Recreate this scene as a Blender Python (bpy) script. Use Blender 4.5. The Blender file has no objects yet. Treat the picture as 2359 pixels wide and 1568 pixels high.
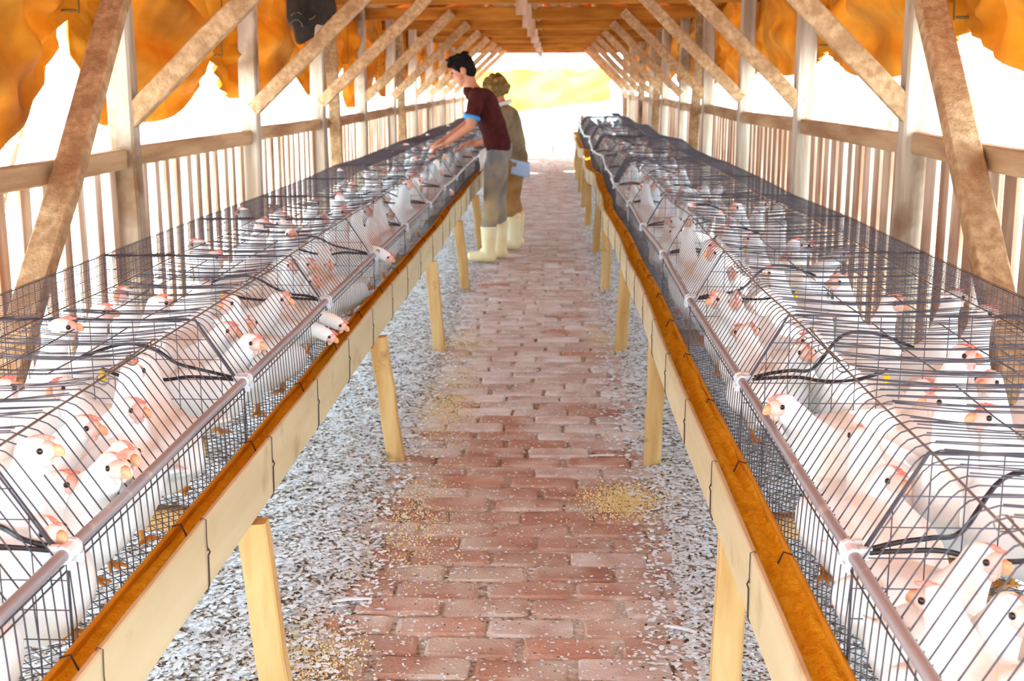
import bpy, bmesh, math, random
from mathutils import Vector, Matrix, noise
R = random.Random(7)
scene = bpy.context.scene
COL = scene.collection

# ------------------------------------------------------------------ camera
FPX, HC = 2800.0, 1.45
TH = math.atan(592 / FPX)
PS = math.atan(93.5 * math.cos(TH) / FPX)
cd = bpy.data.cameras.new('camera')
cam = bpy.data.objects.new('camera', cd)
COL.objects.link(cam)
cam.location = (0, 0, HC)
cam.rotation_euler = (math.pi / 2 - TH, 0, PS)
cd.sensor_width = 36.0
cd.lens = FPX / 2359 * 36.0
cd.clip_start = 0.05
cd.clip_end = 400
cd.dof.use_dof = True
cd.dof.focus_distance = 2.6
cd.dof.aperture_fstop = 8.5
scene.camera = cam

# ------------------------------------------------------------------ sky, sun, exposure
w = bpy.data.worlds.new('sky')
scene.world = w
w.use_nodes = True
bg = w.node_tree.nodes['Background']
bg.inputs[0].default_value = (0.62, 0.86, 1.0, 1)
bg.inputs[1].default_value = 3.2
sd = bpy.data.lights.new('sun', 'SUN')
sd.energy = 7.0
sd.angle = math.radians(1.5)
sd.color = (1.0, 0.99, 0.97)
sun = bpy.data.objects.new('sun', sd)
COL.objects.link(sun)
sun.rotation_euler = (math.radians(-26), math.radians(-22), 0)
vs = scene.view_settings
vs.view_transform = 'Standard'
vs.look = 'None'
vs.gamma = 1.0
vs.use_curve_mapping = False
vs.exposure = 1.62
scene.cycles.max_bounces = 5
scene.cycles.diffuse_bounces = 3
scene.cycles.adaptive_threshold = 0.1
scene.cycles.glossy_bounces = 2
scene.cycles.debug_use_spatial_splits = True
scene.cycles.transmission_bounces = 3
scene.cycles.caustics_reflective = False
scene.cycles.caustics_refractive = False

# ------------------------------------------------------------------ helpers
def lin(c):
    return tuple((v / 12.92 if v <= 0.04045 else ((v + 0.055) / 1.055) ** 2.4) for v in [x / 255 for x in c])

def mat(name, c1, c2=None, scale=8.0, stretch=(1, 1, 1), rough=0.8, bump=0.0, bscale=None, rnd=0.0,
        metal=0.0, c3=None, s3=2.0, t3=0.55, detail=4.0, contrast=(0.35, 0.65), transl=0.0, w3=0.12):
    m = bpy.data.materials.new(name)
    m.use_nodes = True
    nt = m.node_tree
    N, L = nt.nodes, nt.links
    b = N['Principled BSDF']
    b.inputs['Roughness'].default_value = rough
    b.inputs['Metallic'].default_value = metal
    if rough >= .8: b.inputs['Specular IOR Level'].default_value = .18
    a = lin(c1) + (1,)
    if c2 is None:
        b.inputs['Base Color'].default_value = a
        col = None
    tc = N.new('ShaderNodeTexCoord')
    oi = N.new('ShaderNodeObjectInfo')
    mul = N.new('ShaderNodeMath'); mul.operation = 'MULTIPLY'; mul.inputs[1].default_value = 37.0
    L.new(oi.outputs['Random'], mul.inputs[0])
    add = N.new('ShaderNodeVectorMath'); add.operation = 'ADD'
    L.new(tc.outputs['Object'], add.inputs[0]); L.new(mul.outputs[0], add.inputs[1])
    mp = N.new('ShaderNodeMapping')
    mp.inputs['Scale'].default_value = stretch
    L.new(add.outputs[0], mp.inputs['Vector'])
    out = None
    if c2 is not None:
        n = N.new('ShaderNodeTexNoise'); n.inputs['Scale'].default_value = scale; n.inputs['Detail'].default_value = detail
        L.new(mp.outputs[0], n.inputs['Vector'])
        r = N.new('ShaderNodeValToRGB')
        r.color_ramp.elements[0].position = contrast[0]; r.color_ramp.elements[1].position = contrast[1]
        r.color_ramp.elements[0].color = a; r.color_ramp.elements[1].color = lin(c2) + (1,)
        L.new(n.outputs['Fac'], r.inputs['Fac'])
        out = r.outputs['Color']
    if c3 is not None:
        n3 = N.new('ShaderNodeTexNoise'); n3.inputs['Scale'].default_value = s3; n3.inputs['Detail'].default_value = 5
        L.new(add.outputs[0], n3.inputs['Vector'])
        r3 = N.new('ShaderNodeValToRGB')
        r3.color_ramp.elements[0].position = t3 - w3 / 2; r3.color_ramp.elements[1].position = t3 + w3 / 2
        L.new(n3.outputs['Fac'], r3.inputs['Fac'])
        mx = N.new('ShaderNodeMixRGB')
        L.new(r3.outputs['Color'], mx.inputs['Fac'])
        if out: L.new(out, mx.inputs['Color1'])
        else: mx.inputs['Color1'].default_value = a
        mx.inputs['Color2'].default_value = lin(c3) + (1,)
        out = mx.outputs['Color']
    if rnd > 0:
        hs = N.new('ShaderNodeHueSaturation')
        mr = N.new('ShaderNodeMapRange')
        mr.inputs['To Min'].default_value = 1 - rnd; mr.inputs['To Max'].default_value = 1 + rnd
        L.new(oi.outputs['Random'], mr.inputs['Value'])
        L.new(mr.outputs[0], hs.inputs['Value'])
        if out: L.new(out, hs.inputs['Color'])
        else: hs.inputs['Color'].default_value = a
        out = hs.outputs['Color']
    if out: L.new(out, b.inputs['Base Color'])
    if bump > 0:
        nb = N.new('ShaderNodeTexNoise'); nb.inputs['Scale'].default_value = bscale or scale * 4; nb.inputs['Detail'].default_value = 4
        L.new(mp.outputs[0], nb.inputs['Vector'])
        bp = N.new('ShaderNodeBump'); bp.inputs['Strength'].default_value = bump; bp.inputs['Distance'].default_value = 0.01
        L.new(nb.outputs['Fac'], bp.inputs['Height'])
        L.new(bp.outputs[0], b.inputs['Normal'])
    if transl > 0:
        tr = N.new('ShaderNodeBsdfTranslucent')
        if out: L.new(out, tr.inputs['Color'])
        else: tr.inputs['Color'].default_value = a
        ms = N.new('ShaderNodeMixShader'); ms.inputs['Fac'].default_value = transl
        L.new(b.outputs[0], ms.inputs[1]); L.new(tr.outputs[0], ms.inputs[2])
        L.new(ms.outputs[0], N['Material Output'].inputs['Surface'])
    return m

M = {}
M['wood_v'] = mat('weathered_timber_upright', (172, 148, 124), (206, 188, 168), 14, (1, 1, .12), .85, .35, 60, .10, c3=(132, 98, 68), s3=2.3, t3=.62)
M['wood_x'] = mat('weathered_cross_orange_light', (146, 84, 22), (182, 116, 42), 14, (.12, 1, 1), .85, .35, 60, .10)  # orange glow from curtains and tiles is put into this timber colour
M['wood_y'] = mat('weathered_timber_long', (160, 118, 82), (200, 162, 122), 14, (1, .12, 1), .85, .35, 60, .08)
M['wood_o'] = mat('roof_timber_orange_light', (168, 98, 26), (200, 132, 50), 14, (1, .12, 1), .85, .35, 60, .08)  # copy of the long timber with the warm light under the roof painted in
M['wood_d'] = mat('rough_timber_brace', (164, 122, 84), (200, 160, 120), 34, (1, 1, 1), .9, .5, 110, .08, c3=(150, 110, 74), s3=8, t3=.60, w3=.3)
M['slat'] = mat('slat_wood', (176, 128, 98), (222, 192, 168), 10, (1, 1, .15), .85, .25, 50, .16)
M['leg'] = mat('stand_leg_wood', (188, 140, 84), (216, 176, 120), 16, (1, 1, .15), .8, .25, 60, .08, c3=(120, 84, 48), s3=9, t3=.7)
M['tile'] = mat('clay_roof_tile', (230, 112, 32), (242, 146, 62), 6, rough=.9, bump=.2, rnd=.12)
M['tarp'] = mat('yellow_raffia_curtain', (200, 124, 8), (232, 168, 50), 3.2, (1, .45, 1.6), .85, .25, 30, c3=(146, 92, 34), s3=1.8, t3=.58, w3=.3, transl=.34)
M['tarp_end'] = mat('lime_sheet', (228, 226, 132), (240, 238, 164), 2.0, rough=.7, transl=.5)
M['cord'] = mat('grey_cord', (120, 92, 50), rough=.9)
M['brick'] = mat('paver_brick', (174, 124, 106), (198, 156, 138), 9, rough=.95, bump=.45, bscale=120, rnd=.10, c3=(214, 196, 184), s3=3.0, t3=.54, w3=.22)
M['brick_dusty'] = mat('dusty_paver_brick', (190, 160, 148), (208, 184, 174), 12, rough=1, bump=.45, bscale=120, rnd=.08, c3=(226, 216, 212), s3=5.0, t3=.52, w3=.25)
M['joint'] = mat('dusty_joint_soil', (140, 116, 100), (218, 208, 198), 60, rough=1, bump=.6, bscale=200, c3=(226, 216, 206), s3=2.5, t3=.58, w3=.2)
M['litter'] = mat('droppings_and_feather_ground', (96, 74, 54), (236, 230, 224), 70, rough=1, bump=.9, bscale=140, contrast=(.38, .56), c3=(238, 236, 238), s3=16, t3=.55, w3=.12)
M['flake_w'] = mat('white_flake', (240, 240, 244), rough=.9)
M['flake_d'] = mat('dark_dropping', (70, 50, 32), (126, 92, 56), 30, rough=1)
M['crumb'] = mat('feed_crumb', (236, 212, 162), (222, 186, 122), 40, rough=1)
M['ground'] = mat('sunlit_sand', (224, 224, 222), (236, 236, 234), 1.5, rough=1)
M['wire'] = mat('galvanised_cage_wire', (66, 64, 76), (92, 86, 92), 20, rough=.55, metal=.35)
M['wire_l'] = mat('tan_ridge_wire', (128, 108, 94), (84, 76, 78), 26, rough=.6, metal=.3)
M['hook'] = mat('rusty_hook_wire', (66, 46, 44), rough=.7)
M['pipe'] = mat('grey_pvc_pipe', (136, 126, 130), (160, 150, 152), 12, (1, .1, 1), .33, rnd=0, c3=(198, 182, 180), s3=20, t3=.68)
M['clip'] = mat('white_plastic_clip', (222, 222, 228), rough=.4)
M['hose'] = mat('black_rubber_hose', (24, 26, 36), rough=.3)
M['yellow'] = mat('yellow_plastic', (246, 206, 20), rough=.4)
M['board'] = mat('cream_trough_board', (196, 174, 134), (210, 190, 152), 10, (1, .15, 1), .75, .15, 60, c3=(180, 152, 112), s3=6, t3=.66)
M['trough_in'] = mat('stained_trough_inside', (206, 136, 26), (220, 156, 44), 8, rough=.8)
M['feed'] = mat('ochre_feed_mash', (230, 164, 18), (246, 190, 46), 50, rough=1, bump=.9, bscale=160)
M['white'] = mat('white_plumage', (246, 245, 243), (251, 251, 251), 10, rough=.9, bump=.25, bscale=50, c3=(236, 206, 166), s3=6.5, t3=.70, w3=.2)
M['pink'] = mat('pink_bare_skin', (232, 176, 160), (240, 206, 194), 40, rough=.7)
M['comb'] = mat('red_comb', (226, 120, 104), (234, 150, 134), 40, rough=.6)
M['beak'] = mat('horn_beak', (236, 170, 128), rough=.5)
M['eye'] = mat('dark_eye', (28, 20, 16), rough=.2)
M['foot'] = mat('orange_shank', (236, 164, 84), rough=.7)
M['skin'] = mat('tanned_skin', (196, 122, 88), (208, 138, 104), 10, rough=.6)
M['hair'] = mat('black_hair', (16, 11, 10), (30, 20, 17), 60, rough=.9, bump=.6, bscale=90)
M['hair2'] = mat('brown_hair', (92, 66, 28), (150, 112, 40), 40, rough=.7, bump=.8, bscale=70)
M['maroon'] = mat('maroon_cotton', (62, 22, 22), (80, 32, 30), 12, rough=.95, bump=.3, bscale=20)
M['blue'] = mat('blue_trim', (70, 150, 210), rough=.8)
M['jeans'] = mat('dusty_grey_jeans', (112, 108, 112), (146, 136, 126), 7, rough=.95, bump=.4, bscale=22, c3=(186, 158, 112), s3=4.0, t3=.62, w3=.25)
M['trouser2'] = mat('brown_trousers', (150, 108, 64), (176, 132, 84), 7, rough=.95, bump=.3, bscale=20)
M['shirt2'] = mat('olive_grey_shirt', (116, 96, 72), (150, 128, 100), 7, rough=.95)
M['paleblue'] = mat('pale_blue_cloth', (176, 196, 226), rough=.9)
M['boot'] = mat('cream_rubber_boot', (248, 230, 190), (242, 212, 158), 8, rough=.5)
M['jacket'] = mat('dark_brown_jacket', (30, 21, 17), (52, 39, 31), 9, rough=.8, bump=.5, bscale=25)
M['seam'] = mat('jacket_seam', (92, 74, 58), rough=.8)
M['cloth_w'] = mat('white_rag', (236, 228, 220), rough=.9)
M['leaf'] = mat('pale_leaf', (150, 164, 96), (196, 196, 130), 12, rough=.8)
M['bark'] = mat('bark', (130, 104, 80), rough=.9)
M['shed'] = mat('grey_shed_slat', (168, 158, 160), (190, 180, 176), 5, rough=.9)
M['shedroof'] = mat('tan_shed_roof', (214, 172, 120), rough=.9)

def wpos(o):
    v = Vector((0, 0, 0))
    while o is not None:
        v += o.location; o = o.parent
    return v

class MB:
    def __init__(s): s.v = []; s.f = []; s.mi = []
    def add(s, vs_, fs, mi=0):
        b = len(s.v); s.v += [tuple(v) for v in vs_]
        s.f += [tuple(i + b for i in f) for f in fs]; s.mi += [mi] * len(fs)
    def box(s, c, d, rot=None, mi=0):
        hx, hy, hz = d[0] / 2, d[1] / 2, d[2] / 2
        p = [Vector((x * hx, y * hy, z * hz)) for z in (-1, 1) for y in (-1, 1) for x in (-1, 1)]
        if rot is not None: p = [rot @ q for q in p]
        p = [q + Vector(c) for q in p]
        s.add(p, [(0, 2, 3, 1), (4, 5, 7, 6), (0, 1, 5, 4), (2, 6, 7, 3), (0, 4, 6, 2), (1, 3, 7, 5)], mi)
    def beam(s, a, b, wd, hg, up=(0, 0, 1), n=4, jit=0.0, seed=0, cut=0.0):
        """timber from a to b with chamfered, slightly wandering faces"""
        a, b = Vector(a), Vector(b); d = (b - a).normalized()
        u = Vector(up); sx = d.cross(u)
        if sx.length < 1e-4: sx = d.cross(Vector((0, 1, 0)))
        sx.normalize(); sy = sx.cross(d).normalized()
        rr = random.Random(seed); c = min(wd, hg) * .10
        prof = [(-wd/2 + c, -hg/2), (wd/2 - c, -hg/2), (wd/2, -hg/2 + c), (wd/2, hg/2 - c), (wd/2 - c, hg/2), (-wd/2 + c, hg/2), (-wd/2, hg/2 - c), (-wd/2, -hg/2 + c)]
        base = len(s.v); k = len(prof)
        for i in range(n + 1):
            t = i / n; p = a.lerp(b, t) + sx * rr.uniform(-jit, jit) + sy * rr.uniform(-jit, jit)
            sc_ = 1 + rr.uniform(-jit, jit) * 3
            for x, y in prof: s.v.append(tuple(p + sx * x * sc_ + sy * y * sc_))
        for i in range(n):
            for j in range(k):
                s.f.append((base + i*k + j, base + i*k + (j+1) % k, base + (i+1)*k + (j+1) % k, base + (i+1)*k + j)); s.mi.append(0)
        s.f.append(tuple(base + j for j in reversed(range(k)))); s.mi.append(0)
        s.f.append(tuple(base + n*k + j for j in range(k))); s.mi.append(0)
    def tube(s, pts, r, k=4, caps=True, mi=0):
        pts = [Vector(p) for p in pts]; n = len(pts); base = len(s.v)
        rs = r if isinstance(r, (list, tuple)) else [r] * n
        prev = None
        for i, p in enumerate(pts):
            t = (pts[min(i+1, n-1)] - pts[max(i-1, 0)])
            if t.length < 1e-9: t = Vector((0, 0, 1))
            t.normalize()
            if prev is None:
                ref = Vector((0, 0, 1)) if abs(t.z) < .9 else Vector((1, 0, 0))
                a = t.cross(ref).normalized()
            else:
                a = (prev - t * prev.dot(t))
                a = a.normalized() if a.length > 1e-6 else t.orthogonal().normalized()
            prev = a; b = t.cross(a)
            for j in range(k):
                an = 2 * math.pi * j / k + math.pi / 4
                s.v.append(tuple(p + (a * math.cos(an) + b * math.sin(an)) * rs[i]))
        for i in range(n - 1):
            for j in range(k):
                s.f.append((base + i*k + j, base + i*k + (j+1) % k, base + (i+1)*k + (j+1) % k, base + (i+1)*k + j)); s.mi.append(mi)
        if caps:
            s.f.append(tuple(base + j for j in reversed(range(k)))); s.mi.append(mi)
            s.f.append(tuple(base + (n-1)*k + j for j in range(k))); s.mi.append(mi)
    def ball(s, c, r, rot=None, nu=10, nv=6, mi=0):
        """ellipsoid"""
        c = Vector(c); r = Vector(r) if not isinstance(r, (int, float)) else Vector((r, r, r))
        base = len(s.v); pts = [Vector((0, 0, 1))]
        for i in range(1, nv):
            ph = math.pi * i / nv
            for j in range(nu):
                an = 2 * math.pi * j / nu
                pts.append(Vector((math.sin(ph) * math.cos(an), math.sin(ph) * math.sin(an), math.cos(ph))))
        pts.append(Vector((0, 0, -1)))
        for p in pts:
            q = Vector((p.x * r.x, p.y * r.y, p.z * r.z))
            if rot is not None: q = rot @ q
            s.v.append(tuple(q + c))
        e = len(pts) - 1
        for j in range(nu):
            s.f.append((base, base + 1 + j, base + 1 + (j+1) % nu)); s.mi.append(mi)
            l = base + 1 + (nv-2) * nu
            s.f.append((l + j, base + e, l + (j+1) % nu)); s.mi.append(mi)
        for i in range(nv - 2):
            for j in range(nu):
                a = base + 1 + i*nu
                s.f.append((a + j, a + nu + j, a + nu + (j+1) % nu, a + (j+1) % nu)); s.mi.append(mi)
    def capsule(s, p0, r0, p1, r1, k=12):
        p0, p1 = Vector(p0), Vector(p1); d = p1 - p0; L_ = max(d.length, 1e-5); d = d / L_
        pts, rs = [], []
        for i in range(5):
            a = math.pi / 2 * (1 - i / 4); pts.append(p0 - d * r0 * math.sin(a)); rs.append(max(r0 * math.cos(a), .0004))
        for i in range(5):
            a = math.pi / 2 * i / 4; pts.append(p1 + d * r1 * math.sin(a)); rs.append(max(r1 * math.cos(a), .0004))
        s.tube(pts, rs, k)
    def mesh(s, name, mats, smooth=False, origin=(0, 0, 0)):
        me = bpy.data.meshes.new(name)
        o = Vector(origin)
        me.from_pydata([tuple(Vector(v) - o) for v in s.v], [], s.f)
        for m in (mats if isinstance(mats, (list, tuple)) else [mats]): me.materials.append(m)
        if any(s.mi): me.polygons.foreach_set('material_index', s.mi)
        if smooth: me.polygons.foreach_set('use_smooth', [True] * len(me.polygons))
        me.update()
        return me
    def build(s, name, mats, parent=None, smooth=False, local=False):
        """world-space vertices; object origin at the bottom centre of its box. local=True: vertices are in the parent's space"""
        xs = [v[0] for v in s.v]; ys = [v[1] for v in s.v]; zs = [v[2] for v in s.v]
        o = Vector(((min(xs)+max(xs))/2, (min(ys)+max(ys))/2, min(zs)))
        if local: o = Vector((0, 0, 0))
        ob = bpy.data.objects.new(name, s.mesh(name, mats, smooth, o))
        COL.objects.link(ob)
        if parent is not None:
            ob.parent = parent
            ob.location = Vector((0, 0, 0)) if local else o - wpos(parent)
        else: ob.location = o
        return ob

def tag(o, label=None, cat=None, group=None, kind=None):
    if label: o['label'] = label
    if cat: o['category'] = cat
    if group: o['group'] = group
    if kind: o['kind'] = kind
    return o
def empty(name, loc, label=None, cat=None, group=None, kind=None, rz=0.0):
    o = bpy.data.objects.new(name, None); o.empty_display_size = .1
    COL.objects.link(o); o.location = loc; o.rotation_euler = (0, 0, rz)
    return tag(o, label, cat, group, kind)
def inst(name, me, parent, loc=(0, 0, 0), rot=(0, 0, 0)):
    o = bpy.data.objects.new(name, me); COL.objects.link(o)
    o.parent = parent; o.location = loc; o.rotation_euler = rot
    return o
def nz(x, y, z=0.0): return noise.noise(Vector((x, y, z)))
ORD = ['first', 'second', 'third', 'fourth', 'fifth', 'sixth', 'seventh', 'eighth', 'ninth', 'tenth', 'eleventh', 'twelfth', 'thirteenth',
       'fourteenth', 'fifteenth', 'sixteenth', 'seventeenth', 'eighteenth', 'nineteenth', 'twentieth']

# ------------------------------------------------------------------ key dimensions
YEND = 25.7
SP = 2.16
LX, RX = -1.80, 1.42                      # post lines
LY0, RY0 = 5.13 - SP, 4.87 - SP           # frame 0 of each side
NF = 10
LEG_Y = [2.53 + 2.015 * i for i in range(10)]
MOD = 1.07
NMOD = 20
def wob(side, y):
    """the rows are not straight: sideways and vertical wander"""
    g = min(1.0, max(0.0, (y - 3.0) / 6.0))
    a = 1.0 if side > 0 else .5
    return (g * a * (.020 * math.sin(y * 1.25 + side) + .010 * math.sin(y * 2.9)), g * a * (.016 * math.sin(y * 1.7 + 1) + .006 * math.sin(y * 4.1)))

SIDES = {
    -1: dict(px=-.724, pz=.766, ridge=(.107, .913), band=.47, back=.712, y0=.62, bx=-.652, bz=(.507, .642), ix=-.712, fz=.616, word='left'),
    1: dict(px=.448, pz=.774, ridge=(.099, .931), band=.568, back=.725, y0=.63, bx=.366, bz=(.492, .618), ix=.436, fz=.604, word='right'),
}

# ================================================================== GROUND, FLOOR, BRICKS
mb = MB(); mb.box((-.2, 30, -.16), (160, 160, .2))
tag(mb.build('ground', M['ground']), kind='structure')

def sstep(a, b, x):
    t = min(1, max(0, (x - a) / (b - a))); return t * t * (3 - 2 * t)
def edges(y):
    """where the swept brick path gives way to litter"""
    return (-.555 + .05 * nz(y * 1.3, 3.1) + .05 * nz(y * 4.1, 9.0) - .02, .345 + .04 * nz(y * 1.1, 7.7) + .04 * nz(y * 3.7, 1.0))
def litter_z(x, y):
    l, r = edges(y)
    d = max(l - x, x - r)
    k = sstep(-.14, .16, d)
    return -.030 + k * .052 + k * .016 * nz(x * 9, y * 9) + k * .009 * nz(x * 30, y * 30) + .007 * (1 - k) * nz(x * 25, y * 25)

mb = MB(); mb.box((-.12, (YEND + .8) / 2 + .5, -.035), (1.5, YEND - 1.0 + .8, .05))
floor = tag(mb.build('floor', M['joint']), kind='structure')
FW = wpos(floor)
BL, BW = .255, .1225
def brick_mesh(k, half=False, m='brick'):
    r = random.Random(50 + k)
    lx = (BL - .014) / (2 if not half else 4); ly = (BW - .008) / 2
    c = .011; b = MB()
    def j(s=.004): return r.uniform(-s, s)
    rings = []
    for z, ins in ((-.03, 0), (-.007, 0), (0, c)):
        cc = .012
        ring = [(-lx + ins, -ly + ins + cc), (-lx + ins + cc, -ly + ins), (lx - ins - cc, -ly + ins), (lx - ins, -ly + ins + cc),
                (lx - ins, ly - ins - cc), (lx - ins - cc, ly - ins), (-lx + ins + cc, ly - ins), (-lx + ins, ly - ins - cc)]
        rings.append([(x + j(), y + j(.003), z + j(.0015) * (z > -.02)) for x, y in ring])
    vs_ = [v for q in rings for v in q]
    fs = [(i*8 + q, i*8 + (q+1) % 8, (i+1)*8 + (q+1) % 8, (i+1)*8 + q) for i in range(2) for q in range(8)]
    fs.append(tuple(range(16, 24)))
    b.add(vs_, fs)
    return b.mesh('brick', M[m])
BM = [brick_mesh(k) for k in range(7)]
BD = [brick_mesh(k, m='brick_dusty') for k in range(7)]
nb = 0
far_b = MB()
row = 0
y = 2.36
while y < YEND - .05:
    x = -.70 - (BL / 2 if row % 2 else 0) + R.uniform(-.03, .03)
    dz = R.uniform(-.002, .002)
    while x < .52:
        zz = dz + R.uniform(-.004, .003); rz = R.uniform(-.018, .018); xx = x + BL / 2; yy = y + R.uniform(-.004, .004)
        if -.72 < xx < .5:
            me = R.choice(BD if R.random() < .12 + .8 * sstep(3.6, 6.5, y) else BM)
            if nb < 300 and -.66 < xx < .46:
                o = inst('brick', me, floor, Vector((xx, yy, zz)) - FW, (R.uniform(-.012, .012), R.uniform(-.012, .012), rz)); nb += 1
            elif nb >= 300:
                b = len(far_b.v)
                for v in me.vertices: far_b.v.append((v.co.x + xx, v.co.y + yy, v.co.z + zz))
                for p in me.polygons: far_b.f.append(tuple(i + b for i in p.vertices)); far_b.mi.append(0)
        x += BL + R.uniform(-.012, .014)
    y += BW; row += 1
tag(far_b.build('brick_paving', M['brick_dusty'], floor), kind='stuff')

# litter bank on both sides of the path
mb = MB()
def litter_grid(x0, x1, y0, y1, st):
    nx = int((x1 - x0) / st) + 1; ny = int((y1 - y0) / st) + 1
    b = len(mb.v)
    for i in range(ny + 1):
        for j in range(nx + 1):
            xx = x0 + (x1 - x0) * j / nx; yy = y0 + (y1 - y0) * i / ny
            mb.v.append((xx, yy, litter_z(xx, yy)))
    for i in range(ny):
        for j in range(nx):
            q = b + i * (nx + 1) + j
            mb.f.append((q, q + 1, q + nx + 2, q + nx + 1)); mb.mi.append(0)
for x0, x1 in ((LX + .06, -.34), (.16, RX - .06)):
    litter_grid(x0, x1, 1.0, 6.5, .025)
    litter_grid(x0, x1, 6.5, YEND + .3, .06)
tag(mb.build('litter_bank', M['litter'], smooth=True), 'white and brown trodden litter banked under both rows of cages', 'litter', kind='stuff')

def flakes(n, name, m, label, cat, smin, smax, where, white):
    b = MB(); r = random.Random(11 if white else 12); c = 0; tries = 0
    while c < n and tries < n * 12:
        tries += 1
        y = 2.2 + (r.random() ** 2.1) * 20
        side = r.choice((-1, 1)) if r.random() < .86 else 0
        l, rr_ = edges(y)
        if side < 0: x = l + .02 - abs(r.gauss(0, .46)) + r.gauss(0, .05)
        elif side > 0: x = rr_ - .02 + abs(r.gauss(0, .42)) + r.gauss(0, .05)
        else: x = r.uniform(l, rr_)
        if not (LX + .09 < x < RX - .09): continue
        z = max(litter_z(x, y), .001 if l < x < rr_ else -1) + .001
        s = r.uniform(smin, smax) * (1.0 + .03 * y) * (.55 if side == 0 else 1)
        a = r.uniform(0, 6.28); tl = r.uniform(-.5, .5); tw = r.uniform(-.5, .5)
        ca, sa = math.cos(a), math.sin(a)
        ln = s * r.uniform(.8, 1.5); wd = s * r.uniform(.5, .95)
        q = []
        for u, v_, h in ((-1, -.6, 0), (0, -1, .25), (1, -.3, 0), (1, .5, .1), (0, 1, .3), (-1, .6, .1)):
            px, py = u * ln, v_ * wd
            q.append((x + px * ca - py * sa, y + px * sa + py * ca, z + abs(h) * s + abs(px * tl * .35) + abs(py * tw * .35)))
        b.add(q, [(0, 1, 4, 5), (1, 2, 3, 4)]); c += 1
    return tag(b.build(name, m), label, cat, kind='stuff')
flakes(60000, 'feather_flakes', M['flake_w'], 'white feather and lime flakes strewn over the litter', 'feathers', .0035, .0095, None, True)
flakes(17000, 'dropping_crumbs', M['flake_d'], 'dark brown dropping crumbs scattered among the white flakes', 'droppings', .0025, .0062, None, False)
# spilled meal
b = MB(); r = random.Random(5)
for cx, cy, sx, sy, n in ((.27, 4.12, .10, .13, 2600), (-.47, 5.5, .10, .5, 2600), (-.50, 6.75, .12, .3, 1300), (-.62, 2.85, .10, .18, 1500), (-.45, 3.9, .12, .4, 1200), (.30, 6.9, .08, .3, 700)):
    for _ in range(n):
        x = r.gauss(cx, sx * .7); y = r.gauss(cy, sy * .7); l, rr_ = edges(y)
        z = max(litter_z(x, y), 0) + .001; s = r.uniform(.0016, .0038)
        b.add([(x - s, y - s, z), (x + s, y - s, z), (x, y + s, z), (x, y, z + s * 1.3)], [(0, 1, 3), (1, 2, 3), (2, 0, 3)])
tag(b.build('spilled_meal', M['crumb']), 'pale yellow meal spilled in patches beside the brick path', 'meal', kind='stuff')
# larger loose feathers
fl = [(.205, 4.62, .05, .1, 'single curved white feather on the bricks by the right leg'), (-.56, 3.22, .055, .2, 'curved white feather at the left edge of the path'),
      (.36, 3.05, .05, -.5, 'white feather lying on the litter at the right edge'), (.40, 2.62, .045, .6, 'white feather clump beside the nearest right leg')]
for x, y, ln, a, lab in fl:
    b = MB(); n = 8
    for i in range(n + 1):
        t = i / n * 2 - 1; wd = .010 * (1 - t * t) ** .6 + .001
        px = t * ln; py = .012 * (1 - t * t)
        for v_, h in ((-1, .004), (0, .009), (1, .004)):
            X_, Y_ = px, py + v_ * wd
            b.v.append((x + X_ * math.cos(a) - Y_ * math.sin(a), y + X_ * math.sin(a) + Y_ * math.cos(a), max(.004, litter_z(x, y) + .004) + h))
    for i in range(n):
        for j in range(2):
            q = i * 3 + j; b.f.append((q, q + 1, q + 4, q + 3)); b.mi.append(0)
    tag(b.build('feather', M['flake_w'], smooth=True), lab, 'feather')

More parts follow.
